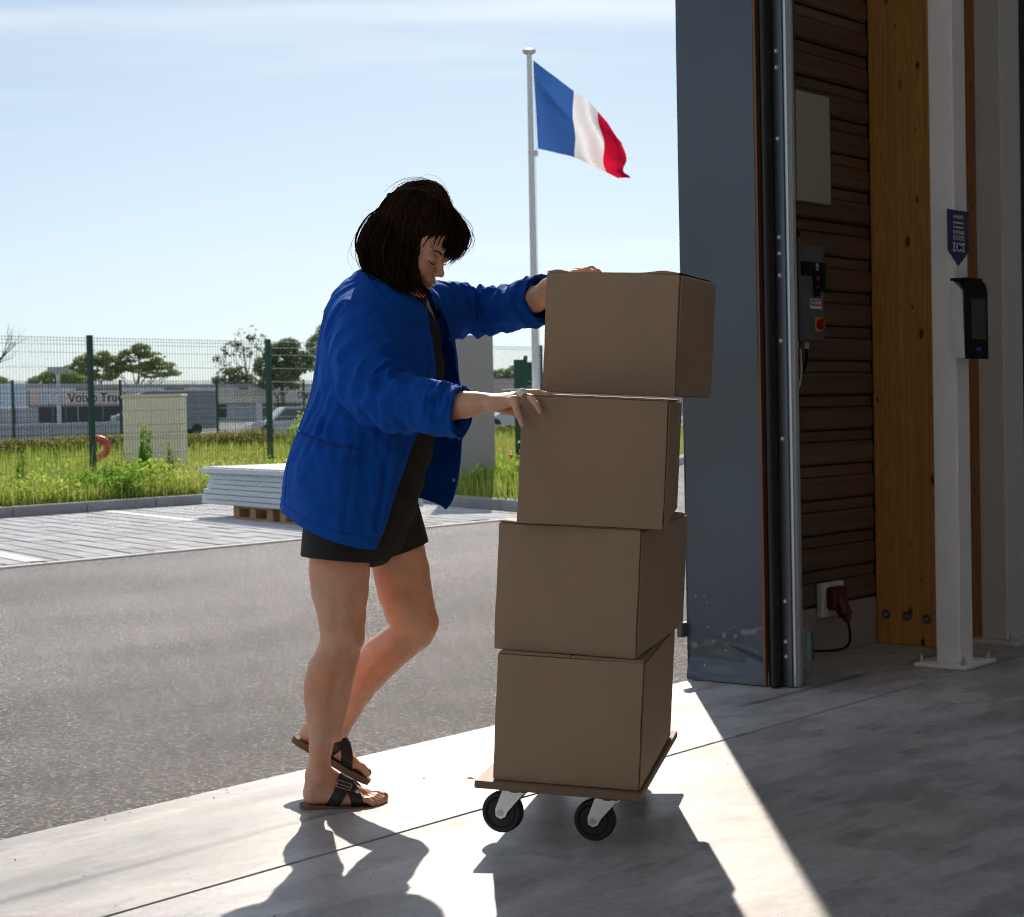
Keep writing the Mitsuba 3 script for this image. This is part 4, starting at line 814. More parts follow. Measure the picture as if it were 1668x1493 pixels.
# --- legs and feet
NEAR = [((0.0005, -0.075, 0.8103), .070), ((-0.0113, -0.078, 0.7134), .080), ((-0.0114, -0.08, 0.6324), .083), ((-0.0115, -0.075, 0.5799), .0785), ((-0.0093, -0.065, 0.5087), .0665), ((-0.0111, -0.06, 0.451), .0595), ((-0.0251, -0.06, 0.4104), .0575), ((-0.044, -0.06, 0.3699), .0610), ((-0.0564, -0.06, 0.3293), .0600), ((-0.0623, -0.06, 0.2885), .0555), ((-0.0649, -0.06, 0.2476), .0490), ((-0.0675, -0.06, 0.2067), .0405), ((-0.0736, -0.058, 0.1654), .0345), ((-0.0781, -0.056, 0.1241), .0315), ((-0.0821, -0.055, 0.0944), .0320)]
FAR = [((0.086, 0.08, 0.8003), .070), ((0.1104, 0.085, 0.7156), .076), ((0.1306, 0.093, 0.6641), .0795), ((0.1407, 0.1, 0.6127), .0800), ((0.148, 0.1, 0.562), .0775), ((0.1603, 0.1, 0.5111), .0735), ((0.1777, 0.105, 0.4729), .0640), ((0.1734, 0.11, 0.4453), .0560), ((0.1282, 0.12, 0.4128), .0580), ((0.084, 0.135, 0.3777), .0610), ((0.0427, 0.15, 0.3338), .0580), ((0.0083, 0.16, 0.2816), .0490), ((-0.0213, 0.17, 0.224), .0400), ((-0.0469, 0.175, 0.1755), .0350), ((-0.0647, 0.175, 0.1466), .0350)]
FOOTS = [(frame_from((-0.1286, -0.052, 0.0126), (0.1006, -0.012, -0.0029)), 1, NEAR), (frame_from((-0.1682, 0.168, 0.1518), (0.0243, 0.185, 0.0324)), -1, FAR)]
def foot_sdf(q, s):                                                 # q: u forward from the heel, v to her left, w up; s = 1 right foot
    v = lambda a, b, c: (a, b * s, c)
    d = cap(q, v(.030, 0, .030), v(.034, -.001, .062), .0285, .027)
    d = smin(d, chain(q, [(v(.040, 0, .082), .0285), (v(.072, .002, .058), .030), (v(.115, .006, .036), .0255), (v(.158, .006, .022), .0185)], .012), .02)
    d = smin(d, chain(q, [(v(.03, -.006, .022), .021), (v(.09, -.020, .018), .0175), (v(.145, -.026, .017), .0165)], .012), .016)
    d = smin(d, cap(q, v(.095, .016, .026), v(.170, .026, .018), .018, .0175), .014)
    t = None
    for a, b, r in (((.170, .027, .017), (.222, .024, .0135), .0118), ((.170, .009, .018), (.222, .0065, .0095), .0088), ((.166, -.006, .018), (.213, -.010, .009), .0084), ((.158, -.019, .0175), (.201, -.025, .0088), .0080), ((.148, -.030, .016), (.186, -.038, .0085), .0078)):
        m = (np.array(a) + b) / 2 + [.004, 0, .0045]; e = smin(cap(q, v(*a), v(*m), r, r * .93), cap(q, v(*m), v(*b), r * .93, r), .004); t = e if t is None else np.minimum(t, e)
    d = smin(d, t, .007)
    return np.maximum(d, -(q[:, 2] - .0005))
def foot_frame(FR):
    R, o = FR; return R.astype(np.float32), np.array(o, np.float32)
def leg_part(CH, FR, s):
    R, o = foot_frame(FR)
    def f(P):
        d = chain(P, CH, .006) + .0036; q = (P - o) @ R
        if CH is NEAR: d = smin(d, ell(P, np.array((0.0165, -0.075, 0.4589)), (.031, .034, .034)), .018); d = smin(d, cap(P, (-0.0585, -0.075, 0.3806), (-0.0754, -0.07, 0.3067), .036, .032), .015); d = smin(d, cap(P, (0.018, -0.07, 0.4027), (-0.0248, -0.065, 0.1985), .012, .010), .022); d = smax(d, -cap(P, (-0.0055, -0.128, 0.4146), (-0.0394, -0.108, 0.2229), .006, .005), .022); d = smax(d, -cap(P, (-0.0143, -0.152, 0.5511), (-0.0211, -0.134, 0.4769), .006, .006), .022)
        else: d = smin(d, ell(P, np.array((0.2016, 0.095, 0.4669)), (.030, .036, .036)), .018); d = smax(d, -cap(P, (0.17, 0.045, 0.4335), (0.0432, 0.095, 0.3115), .006, .005), .022)
        d = smin(d, foot_sdf(q, s), .020); d = smin(d, ell(P, o + R @ np.array([.046, -.030 * s, .078]), (.014, .010, .014)), .016)
        return d
    q = np.vstack([[p for p, _ in CH], o + (R @ np.array([[0, -.05, 0], [.24, .05, 0], [.24, -.05, .05], [0, .05, 0]]).T).T]); lo, hi = q.min(0) - .09, q.max(0) + .09
    lo[2] = max(lo[2], -.005); return nets(f, lo, hi, .0042)
skin = [leg_part(CH, FR, s) for FR, s, CH in FOOTS]
nail_m, sole_m, straps, buckles = [], [], [], []
for k, (FR, s, CH) in enumerate(FOOTS):
    R, o = foot_frame(FR); put = lambda m: move(m, R, o)
    for a, r in (((.226, .024, .0215), .0078), ((.2245, .0065, .0150), .0056), ((.2155, -.010, .0142), .0052), ((.2035, -.025, .0138), .0048), ((.1885, -.038, .0132), .0044)):
        m = trimesh.creation.icosphere(2, 1); m.apply_scale([r, r * .85, r * .42]); m.apply_transform(trimesh.transformations.rotation_matrix(.55, [0, 1, 0])); nail_m.append(put(move(m, t=(a[0], a[1] * s, a[2]))))
    out = spline([(-.006, 0, 0), (.02, .033, 0), (.075, .032, 0), (.13, .041, 0), (.18, .047, 0), (.222, .038, 0), (.242, .016, 0), (.232, -.018, 0), (.20, -.040, 0), (.15, -.047, 0), (.08, -.039, 0), (.02, -.034, 0), (-.006, 0, 0)], 72)[:-1, :2] * [1, s]
    import shapely
    pl = shapely.Polygon(out); th = .017
    top = trimesh.creation.extrude_polygon(pl, th * .62, engine='earcut'); bot = trimesh.creation.extrude_polygon(pl.buffer(-.0012), th * .36, engine='earcut')
    sole_m.append(cat(put(move(top, t=(0, 0, -th * .62))), put(move(bot, t=(0, 0, -th)))))
    pair = []
    for uu, ww, lift in (((.074, .118, .168), .0180, .0052), ((.148, .124, .092), .0160, .0022)):       # lateral -> top -> medial
        n1, n2 = 46, 7; th_ = np.linspace(-112, 112, n1); us = np.interp(th_, [-112, 0, 112], uu); rows = []
        for a, u0 in zip(np.radians(th_), us):
            for e in np.linspace(-1, 1, n2):
                dirn = np.array([0, -math.sin(-a) * 1.0 * s, math.cos(a)]); c0 = np.array([u0 + e * ww, .0, .010])
                ts = np.linspace(.09, .006, 120); q = (c0 + ts[:, None] * dirn).astype(np.float32); dd = foot_sdf(q, s); hit = np.nonzero(dd < lift)[0]
                rows.append(c0 + dirn * (ts[hit[0]] if len(hit) else .03) * 1.0)
        g = np.array(rows).reshape(n1, n2, 3); g[:, :, 2] = np.maximum(g[:, :, 2], -.004)
        for _ in range(4): g[1:-1] = (g[:-2] + 2 * g[1:-1] + g[2:]) / 4
        c = g.mean(1, keepdims=True); gi = g - (g - np.array([0, 0, .01]) * 1.0) * 0; nrm = np.cross(np.gradient(g, axis=0), np.gradient(g, axis=1)); nrm /= np.linalg.norm(nrm, axis=2, keepdims=True) + 1e-9
        if (nrm[n1 // 2, 3, 2] < 0): nrm = -nrm
        hi_ = g + nrm * .0026; lo_ = g - nrm * .0012; F1 = grid_faces(n1, n2); v = np.vstack([hi_.reshape(-1, 3), lo_.reshape(-1, 3)]); nn = n1 * n2; rim = []
        for i in range(n1 - 1):
            for j in (0, n2 - 1):
                a_, b_ = i * n2 + j, (i + 1) * n2 + j; rim += [(a_, b_, b_ + nn), (a_, b_ + nn, a_ + nn)]
        m = trimesh.Trimesh(v, np.vstack([F1, F1[:, ::-1] + nn, rim]), process=False); pair.append(put(m))
        if lift > .004 and k == 0:
            i = 16; cc = hi_[i, 3]; tu = g[i + 1, 3] - g[i - 1, 3]; tu /= np.linalg.norm(tu); tv = g[i, 5] - g[i, 1]; tv /= np.linalg.norm(tv); Bk = np.stack([tu, tv, np.cross(tu, tv)], 1)
            if Bk[2, 2] < 0: Bk[:, 1:] *= -1
            ring = [box(-.010, -.0085, -.021, .021, -.001, .004), box(.0085, .010, -.021, .021, -.001, .004), box(-.010, .010, -.021, -.0195, -.001, .004), box(-.010, .010, .0195, .021, -.001, .004), box(-.002, -.0005, -.020, .02, .002, .0045)]
            buckles.append(put(move(cat(*ring), Bk, cc)))
    straps.append(pair)

# --- head, neck
HS = 1.05                                                           # head size
HR = (Rot.from_euler('z', -24, degrees=True) * Rot.from_euler('y', 31, degrees=True) * Rot.from_euler('x', 3, degrees=True)).as_matrix() * HS
HC = np.array((0.2818, -0.055, 1.404)) - HR @ np.array([.121, 0, -.032])
def hp(a, b, c): return HC + HR @ np.array([a, b, c])
NECK = [((0.139, 0.01, 1.3052), .052), ((0.1537, 0, 1.3453), .056), ((0.1745, 0, 1.394), .051), (tuple(hp(-.02, 0, -.04)), .050)]
def head_f(P):
    m = (P - HC.astype(np.float32)) @ HR.astype(np.float32) / HS ** 2; m[:, 1] = np.abs(m[:, 1])
    d = ell(m, (-.012, 0, .034), (.096, .076, .088)); d = smin(d, ell(m, (.026, 0, -.040), (.064, .057, .078)), .03)
    d = smin(d, ell(m, (.068, 0, -.099), (.022, .024, .017)), .022); d = smin(d, cap(m, (.0, .052, -.06), (.060, .022, -.100), .014, .014), .022)
    d = smin(d, ell(m, (.058, .040, -.026), (.028, .024, .026)), .02); d = smin(d, cap(m, (.082, 0, .020), (.072, .042, .016), .012, .011), .014)
    d = smax(d, -ell(m, (.098, .032, -.002), (.020, .020, .013)), .012)
    d = smin(d, cap(m, (.086, 0, .006), (.106, 0, -.028), .0075, .0088), .010); d = smin(d, ell(m, (.109, 0, -.032), (.0090, .0094, .0080)), .006); d = smin(d, ell(m, (.102, .0115, -.036), (.0095, .0065, .0065)), .005)
    d = smin(d, ell(m, (.079, .031, -.002), (.0135, .016, .0125)), .004)
    d = smin(d, ell(m, (.088, 0, -.058), (.012, .024, .010)), .010); d = smin(d, ell(m, (.085, 0, -.076), (.011, .020, .009)), .008); d = smax(d, -cap(m, (.104, 0, -.0665), (.096, .022, -.0675), .0022, .0018), .004)
    d = smin(d, ell(m, (-.008, .077, -.01), (.018, .006, .03)), .008)
    return smin(d * HS, chain(P, NECK, .02), .03)
hb = np.array([hp(a, b, c) for a in (-.12, .13) for b in (-.1, .1) for c in (-.13, .14)]); nb = np.array([p for p, _ in NECK])
skin.append(nets(head_f, np.minimum(hb.min(0), nb.min(0) - .06), np.maximum(hb.max(0), nb.max(0) + .06), .0030))
def lips_f(P):
    m = (P - HC.astype(np.float32)) @ HR.astype(np.float32) / HS ** 2; m[:, 1] = np.abs(m[:, 1])
    a = smin(ell(m, (.0975, .005, -.0615), (.0060, .012, .0042)), ell(m, (.095, .013, -.0635), (.005, .009, .003)), .003); b = ell(m, (.0940, 0, -.0725), (.0062, .016, .0050)); return np.minimum(a, b)
lips = nets(lips_f, np.array([hp(.09, -.04, -.07), hp(.12, .04, -.05), hp(.1, 0, -.09)]).min(0) - .012, np.array([hp(.09, -.04, -.07), hp(.12, .04, -.05), hp(.1, 0, -.09)]).max(0) + .012, .0016)

# --- hands and forearms
def hand(joints, palm, arm, thumb, h=.0026):
    """joints: four finger chains; palm: (point, radius) list; arm: chain from the elbow to the wrist."""
    def f(P):
        d = chain(P, arm, .02)
        for a, b in palm: d = smin(d, chain(P, [a, b], .01), .012)
        e = None
        for c in joints + [thumb]:
            k = chain(P, c, .004); e = k if e is None else np.minimum(e, k)
        return smin(d, e, .008)
    al = [p for c in joints + [thumb] for p in c] + [p for ab in palm for p in ab] + arm; lo, hi = bounds(al, .012); return nets(f, lo, hi, h)
RW = ((0.3891, -0.462, 1.0679), .0215)
r_arm = [((0.2347, -0.375, 1.0609), .036), ((0.2935, -0.41, 1.0596), .033), ((0.3379, -0.437, 1.0631), .0290), ((0.3666, -0.452, 1.0654), .0235), RW]
r_mcp = [((0.4711, -0.448, 1.0841), .0115), ((0.477, -0.472, 1.0867), .0118), ((0.4723, -0.496, 1.0822), .0112), ((0.4588, -0.514, 1.0721), .0105)]
r_palm = [(((0.4023, -0.452, 1.0676), .0165), ((0.471, -0.45, 1.0796), .0120)), (((0.4025, -0.465, 1.0691), .0175), ((0.4769, -0.472, 1.0823), .0125)), (((0.4026, -0.478, 1.0661), .0165), ((0.4707, -0.495, 1.0778), .0120)), (((0.4055, -0.486, 1.0615), .0145), ((0.4587, -0.512, 1.0677), .0110))]
r_f = [[r_mcp[0], ((0.5099, -0.446, 1.0877), .0088), ((0.5366, -0.445, 1.0812), .0078), ((0.5588, -0.444, 1.0748), .0066)], [r_mcp[1], ((0.5154, -0.476, 1.0873), .0090), ((0.5418, -0.478, 1.0809), .0080), ((0.5668, -0.479, 1.0729), .0067)],
       [r_mcp[2], ((0.4997, -0.53, 1.0755), .0088), ((0.5122, -0.551, 1.0591), .0078), ((0.5191, -0.558, 1.043), .0066)], [r_mcp[3], ((0.4641, -0.54, 1.0485), .0080), ((0.4709, -0.549, 1.0295), .0072), ((0.4764, -0.553, 1.012), .0060)]]
r_thumb = [((0.411, -0.446, 1.06), .015), ((0.4405, -0.432, 1.049), .0115), ((0.4628, -0.43, 1.0411), .0092), ((0.4775, -0.44, 1.0318), .0076)]
skin.append(hand(r_f, r_palm, r_arm, r_thumb))
l_arm = [((0.4857, 0.1, 1.336), .036), ((0.5221, 0.05, 1.3456), .032), ((0.5446, 0.005, 1.3538), .0275), ((0.5557, -0.03, 1.3676), .0235), ((0.5667, -0.055, 1.3786), .0215)]
l_mcp = [((0.6229, -0.128, 1.3977), .0112), ((0.6302, -0.105, 1.4041), .0116), ((0.6312, -0.08, 1.406), .0112), ((0.6256, -0.056, 1.4048), .0104)]
l_palm = [(((0.5727, -0.075, 1.3803), .016), ((0.6197, -0.125, 1.3933), .0118)), (((0.573, -0.065, 1.3826), .0175), ((0.627, -0.104, 1.3995), .0122)), (((0.5733, -0.055, 1.3817), .0165), ((0.6278, -0.08, 1.3997), .0118)), (((0.5718, -0.046, 1.3807), .0145), ((0.6222, -0.058, 1.3998), .0108))]
l_f = [[l_mcp[0], ((0.6556, -0.15, 1.4049), .0086), ((0.6708, -0.162, 1.3973), .0076), ((0.6829, -0.17, 1.3886), .0064)], [l_mcp[1], ((0.6667, -0.118, 1.4104), .0088), ((0.6837, -0.126, 1.4014), .0078), ((0.696, -0.132, 1.3911), .0065)], [l_mcp[2], ((0.6681, -0.085, 1.4097), .0086), ((0.6855, -0.09, 1.4025), .0076), ((0.698, -0.094, 1.3939), .0064)], [l_mcp[3], ((0.6566, -0.052, 1.4077), .0078), ((0.6727, -0.053, 1.4024), .007), ((0.6838, -0.056, 1.3955), .0058)]]
l_thumb = [((0.5787, -0.095, 1.3819), .0145), ((0.5985, -0.135, 1.3882), .0112), ((0.6121, -0.16, 1.3908), .0090), ((0.6256, -0.18, 1.389), .0074)]
skin.append(hand(l_f, l_palm, l_arm, l_thumb))
# the trunk below the clothes joins the limbs into one figure
def trunk_f(P):
    d = chain(P, [((0.0447, 0, 0.7559), .100), ((0.0721, 0, 0.8707), .092), ((0.1167, 0, 1.0179), .092), ((0.1533, 0, 1.1814), .098), ((0.1555, 0, 1.2797), .075), ((0.14, 0, 1.321), .06)], .03)
    for a in (((0.1029, -0.125, 1.2909), (0.1269, -0.3, 1.0848)), ((0.2359, 0.125, 1.3091), (0.34, 0.228, 1.3261)), ((0.34, 0.228, 1.3261), (0.4001, 0.235, 1.3252))): d = smin(d, cap(P, a[0], a[1], .044, .036), .025)
    d = smin(d, cap(P, (0.1269, -0.3, 1.0848), (0.2347, -0.375, 1.0609), .040, .036), .02); d = smin(d, cap(P, (0.4001, 0.235, 1.3252), (0.4858, 0.12, 1.3372), .034, .032), .02)
    for a in (((0.0032, -0.07, 0.81), (-0.0083, -0.075, 0.7131)), ((0.086, 0.08, 0.8003), (0.1104, 0.085, 0.7156))): d = smin(d, cap(P, a[0], a[1], .070, .07), .03)
    return d
skin.append(nets(trunk_f, (-.16, -.46, .60), (.58, .34, 1.50), .009))
wear('body', cat(*skin), 'm_skin', smooth=True); labels['person__body'] = {'label': 'bare skin of face, hands, legs and feet'}
wear('lips', lips, 'm_lip', smooth=True)
for s in (-1, 1):
    wear('eyelash', tube(spline([hp(.0905, s * .0165, -.0085), hp(.0945, s * .024, -.0115), hp(.0945, s * .033, -.0125), hp(.0905, s * .041, -.0105), hp(.0855, s * .0465, -.0075)], 14), np.r_[.0008, np.full(12, .0013), .0008], 6), 'm_dark_hair', smooth=True)
    wear('eyebrow', tube(spline([hp(.094, s * .012, .014), hp(.0935, s * .022, .019), hp(.0885, s * .034, .021), hp(.079, s * .046, .017)], 12), np.linspace(.0026, .0012, 12), 6), 'm_dark_hair', smooth=True)
for i in range(0, 10, 5): wear('toenails', cat(*nail_m[i:i + 5]), 'm_nail', smooth=True)
for k in range(2):
    s = wear('sandal', sole_m[k], 'm_cork')
    for m in straps[k]: add(s + '__strap', m, 'm_leather', smooth=True, to=WHO)
    if k == 0: add(s + '__buckle', cat(*buckles), 'm_steel', to=WHO)
    labels[s] = {'label': ('brown sandal sole flat on the slab', 'brown sandal sole of the raised rear foot')[k]}
rb = np.array(r_mcp[2][0]) + np.array([.006, -.014, .006]); m = trimesh.creation.icosphere(2, 1); m.apply_scale([.0125, .0115, .0125]); 
g = wear('finger_ring', tube([np.array(r_mcp[2][0]) + [.012 * 1, -.010 + .0125 * math.cos(a), .0125 * math.sin(a)] for a in np.linspace(0, 2 * PI, 20)], .0022, 8), 'm_steel', smooth=True); add(g + '__stone', move(m, t=rb), 'm_ring_stone', to=WHO); labels[g] = {'label': 'large pale stone ring on the right hand'}

# --- shirt and shorts
def shirt_f(P):
    q = P * np.array([1, .95, 1], np.float32); c = lambda p: np.array(p) * [1, .95, 1]
    d = chain(q, [(c((0.0456, -0.01, 0.7566)), .125), (c((0.0766, -0.02, 0.855)), .118), (c((0.1087, -0.02, 0.9691)), .122), (c((0.1406, -0.01, 1.0995)), .122), (c((0.1509, -0.005, 1.2059)), .108), (c((0.1586, 0, 1.2715)), .088), (c((0.166, 0, 1.309)), .070)], .05); d = smin(d, cap(q, c((0.1591, 0, 1.2928)), c((0.2169, 0.1, 1.3066)), .056, .044), .03); return d + .003 * np.sin(P[:, 2] * 70 + P[:, 1] * 30 + P[:, 0] * 40)
sh = nets(shirt_f, (-.16, -.24, .62), (.40, .24, 1.42), .0065); wear('shirt', sh, 'm_shirt', smooth=True)
def shorts_f(P):
    q = P * np.array([1, .92, 1], np.float32); c = lambda p: np.array(p) * [1, .92, 1]
    d = chain(q, [(c((0.0565, 0, 0.8381)), .142), (c((0.0454, 0, 0.7856)), .128)], .03)
    a0, a1 = np.array((-0.0036, -0.075, 0.778)), np.array((-0.0191, -0.082, 0.6409)); b0, b1 = np.array((0.0986, 0.085, 0.783)), np.array((0.1416, 0.095, 0.6384))
    n = cap(P, a0, a1, .098, .0965); un = (a1 - a0) / np.linalg.norm(a1 - a0); n = np.maximum(n, (P - np.array((-0.0186, -0.082, 0.6636))) @ un.astype(np.float32))
    f = cap(P, b0, b1, .095, .0875); uf = (b1 - b0) / np.linalg.norm(b1 - b0); f = np.maximum(f, (P - np.array((0.139, 0.095, 0.6705))) @ uf.astype(np.float32))
    return smin(d, smin(n, f, .004), .025)
so = nets(shorts_f, (-.22, -.27, .58), (.32, .27, .97), .0045); wear('shorts', so, 'm_shorts', smooth=50); labels['person__shorts'] = {'label': 'black denim shorts'}

# --- jacket: a cloth lofted round the trunk from hem to neck, open in front
LEV = [
 [(0.0953, -0.185, 0.6985), (0.0342, -0.225, 0.7076), (-0.0467, -0.225, 0.7361), (-0.1178, -0.15, 0.7705), (-0.1697, 0, 0.8066), (-0.1324, 0.15, 0.8351), (0.001, 0.235, 0.837), (0.1691, 0.215, 0.812), (0.2655, 0.1, 0.7786)],
 [(0.1286, -0.18, 0.7847), (0.055, -0.222, 0.8013), (-0.0352, -0.225, 0.8222), (-0.1107, -0.152, 0.8519), (-0.1581, 0, 0.8789), (-0.1171, 0.15, 0.9062), (0.0147, 0.235, 0.9059), (0.1979, 0.215, 0.8682), (0.287, 0.09, 0.824)],
 [(0.1602, -0.172, 0.8725), (0.0725, -0.22, 0.8872), (-0.0222, -0.225, 0.9051), (-0.1006, -0.155, 0.9283), (-0.1399, 0, 0.9493), (-0.0986, 0.15, 0.9703), (0.0335, 0.235, 0.9694), (0.2201, 0.21, 0.9247), (0.3004, 0.08, 0.8829)],
 [(0.2077, -0.145, 0.998), (0.1183, -0.205, 1.0117), (0.0228, -0.225, 1.0217), (-0.0546, -0.155, 1.0514), (-0.0858, 0, 1.0797), (-0.0446, 0.15, 1.0963), (0.0884, 0.235, 1.1028), (0.2544, 0.2, 1.0613), (0.3115, 0.06, 0.9833)],
 [(0.2493, -0.115, 1.1363), (0.1677, -0.19, 1.1493), (0.0657, -0.23, 1.1615), (-0.0187, -0.165, 1.1806), (-0.0631, 0, 1.2023), (-0.0247, 0.15, 1.2229), (0.1253, 0.24, 1.2262), (0.2642, 0.195, 1.1876), (0.3084, 0.045, 1.1263)],
 [(0.2448, -0.105, 1.244), (0.1694, -0.18, 1.2505), (0.0784, -0.225, 1.2551), (-0.0011, -0.16, 1.2755), (-0.0477, 0, 1.2938), (-0.002, 0.15, 1.3205), (0.1333, 0.235, 1.3342), (0.255, 0.19, 1.3036), (0.2925, 0.055, 1.2463)],
 [(0.2355, -0.085, 1.2982), (0.1657, -0.15, 1.3121), (0.0852, -0.195, 1.3144), (0.0137, -0.135, 1.3289), (-0.0295, 0.01, 1.3432), (0.022, 0.14, 1.3701), (0.1528, 0.215, 1.3789), (0.2521, 0.165, 1.3533), (0.2722, 0.055, 1.3047)],
 [(0.2189, -0.062, 1.3288), (0.1641, -0.115, 1.3381), (0.0956, -0.135, 1.3542), (0.034, -0.085, 1.3716), (0.0023, 0.015, 1.3888), (0.0545, 0.105, 1.404), (0.1571, 0.155, 1.4054), (0.2345, 0.12, 1.3845), (0.25, 0.05, 1.343)],
 [(0.2023, -0.045, 1.3513), (0.1624, -0.082, 1.353), (0.1177, -0.08, 1.3798), (0.0755, -0.05, 1.4038), (0.0504, 0.02, 1.4194), (0.0791, 0.075, 1.4246), (0.1438, 0.105, 1.4222), (0.2097, 0.085, 1.4026), (0.2275, 0.045, 1.3663)]]
def seg_d(P, a, b): 
    a, b = np.array(a), np.array(b); d = b - a; h = np.clip((P - a) @ d / (d @ d), 0, 1); return np.linalg.norm(P - a - h[..., None] * d, axis=-1)
CREASES = [(((0.0037, -0.22, 1.2257), (0.0209, -0.24, 1.1435)), .006), (((0.0209, -0.24, 1.1435), (0.0866, -0.235, 1.0361)), .007), (((0.0866, -0.235, 1.0361), (0.1675, -0.19, 0.9315)), .005), (((0.0054, -0.22, 1.1004), (-0.0805, -0.17, 0.8965)), .006), (((-0.029, -0.16, 1.1017), (-0.1012, -0.12, 0.9433)), .005), (((0.1461, -0.2, 1.0032), (0.0961, -0.2, 0.7518)), .004),
           (((0.0455, -0.22, 1.0055), (0.016, -0.22, 0.7548)), .004), (((0.089, -0.21, 1.2242), (0.1648, -0.19, 1.1604)), .004), (((0.2259, -0.12, 1.2247), (0.2385, -0.14, 1.0324)), .004), (((0.0229, -0.15, 1.3231), (-0.0185, -0.15, 1.2525)), .004), (((-0.0346, -0.2, 1.0227), (-0.0053, -0.22, 0.8496)), .004)]
def finish_cloth(g, th, amp, seed, creases=(), close_u=False, freq=(9, 9, 5)):
    n1, n2 = g.shape[:2]
    nrm = np.cross(np.gradient(g, axis=0), np.gradient(g, axis=1)); nrm /= np.linalg.norm(nrm, axis=2, keepdims=True) + 1e-9
    w = meshkit.fbm(g * np.array(freq) + seed, 2, seed); ridge = 1 - np.abs(2 * meshkit.fbm(g * np.array(freq) * 1.5 + 3 * w[..., None] + seed * 3.3, 2, seed + 3) - 1)
    d = amp * (1.0 * (w - .5) + .9 * (ridge ** 3 - .4))
    for (a, b), k in creases: q = seg_d(g, a, b); d = d - 1.5 * k * np.exp(-(q / .0065) ** 2) + 1.2 * k * np.exp(-((q - .017) / .011) ** 2)
    g = g + nrm * d[..., None]; nrm = np.cross(np.gradient(g, axis=0), np.gradient(g, axis=1)); nrm /= np.linalg.norm(nrm, axis=2, keepdims=True) + 1e-9
    o, i = g + nrm * th / 2, g - nrm * th / 2; N = n1 * n2; F = grid_faces(n1, n2); rim = []
    for r in range(n1 - 1):
        for c in (0, n2 - 1):
            if close_u: continue
            a, b = r * n2 + c, (r + 1) * n2 + c; rim += [(a, b, b + N), (a, b + N, a + N)]
    for c in range(n2 - 1):
        for r in (0, n1 - 1): a, b = r * n2 + c, r * n2 + c + 1; rim += [(a, b, b + N), (a, b + N, a + N)]
    m = trimesh.Trimesh(np.vstack([o.reshape(-1, 3), i.reshape(-1, 3)]), np.vstack([F, F[:, ::-1] + N, rim]), process=False); return m, g, nrm
def loft(LV, nu, nv):
    A = np.array(LV); tv = np.r_[0, np.cumsum(np.linalg.norm(np.diff(A, axis=0), axis=2).mean(1))]; tu = np.r_[0, np.cumsum(np.linalg.norm(np.diff(A, axis=1), axis=2).mean(0))]
    B_ = CubicSpline(tv, A, axis=0)(np.linspace(0, tv[-1], nv)); return CubicSpline(tu, B_, axis=1)(np.linspace(0, tu[-1], nu))
G0 = loft(LEV, 250, 170)
jm, JG, JN = finish_cloth(G0, .004, .0075, 5, CREASES, freq=(6.5, 6.5, 2.6)); wear('jacket', jm, 'm_jacket', smooth=True); labels['person__jacket'] = {'label': 'loose open blue cotton work jacket'}
def sleeve(pts, seed, nu=72, nv=120, amp=.013):
    P = np.array([p for p, *_ in pts]); R = np.array([[a, b] for _, a, b in pts]); t = np.r_[0, np.cumsum(np.linalg.norm(np.diff(P, axis=0), axis=1))]; tt = np.linspace(0, t[-1], nv); C = CubicSpline(t, P)(tt); RR = CubicSpline(t, R)(tt)
    T_ = np.gradient(C, axis=0); T_ /= np.linalg.norm(T_, axis=1, keepdims=True); th = np.linspace(0, 2 * PI, nu); rows = []
    for c, d, r in zip(C, T_, RR):
        a = np.array([0, -1.0, 0]); a = a - d * (a @ d); a /= np.linalg.norm(a); b = np.cross(d, a)
        rows.append(c + r[0] * np.cos(th)[:, None] * a + r[1] * np.sin(th)[:, None] * b)
    g = np.array(rows); S_, H_ = np.meshgrid(tt / tt[-1], th, indexing='ij')
    n0 = np.array([c for c in C])[:, None]; rad = g - n0; rad /= np.linalg.norm(rad, axis=2, keepdims=True); q = np.stack([np.cos(H_) * 1.1, np.sin(H_) * 1.1, S_ * 8], -1); w = meshkit.fbm(q + seed, 2, seed)
    rg = 1 - np.abs(2 * meshkit.noise(q * [1.2, 1.2, 1.5] + 1.6 * w[..., None] + 9, seed + 1) - 1); fold = amp * (1.2 * (rg ** 2 - .4)) * np.clip((S_ - .10) * 4, .25, 1)
    bunch = .005 * np.sin(S_ * 62 + 2.4 * np.sin(H_ * 2 + seed) + 6 * w) * np.exp(-((S_ - .55) / .20) ** 2); g = g + rad * (fold + bunch)[..., None]; g[:, -1] = g[:, 0]
    n2 = g.shape[1]; nrm = np.cross(np.gradient(g, axis=0), np.gradient(g, axis=1)); nrm /= np.linalg.norm(nrm, axis=2, keepdims=True) + 1e-9
    sg = np.sign((nrm * rad).sum(-1).mean()); o, i = g + rad * .002, g - rad * .002; N = g.shape[0] * n2; F = grid_faces(*g.shape[:2]); F = F if sg > 0 else F[:, ::-1]; rim = []
    for r in (0, g.shape[0] - 1):
        for c in range(n2 - 1): a, b = r * n2 + c, r * n2 + c + 1; rim += [(a, b, b + N), (a, b + N, a + N)]
    return trimesh.Trimesh(np.vstack([o.reshape(-1, 3), i.reshape(-1, 3)]), np.vstack([F, F[:, ::-1] + N, rim]), process=False), C, T_, RR
NS = [((0.117, -0.1, 1.2887), .060, .085), ((0.0946, -0.155, 1.2452), .074, .098), ((0.0877, -0.205, 1.1852), .078, .098), ((0.1059, -0.255, 1.1259), .076, .090), ((0.1551, -0.31, 1.078), .070, .074), ((0.2187, -0.355, 1.0658), .063, .062), ((0.2778, -0.395, 1.0554), .056, .056), ((0.3297, -0.425, 1.0468), .050, .054)]
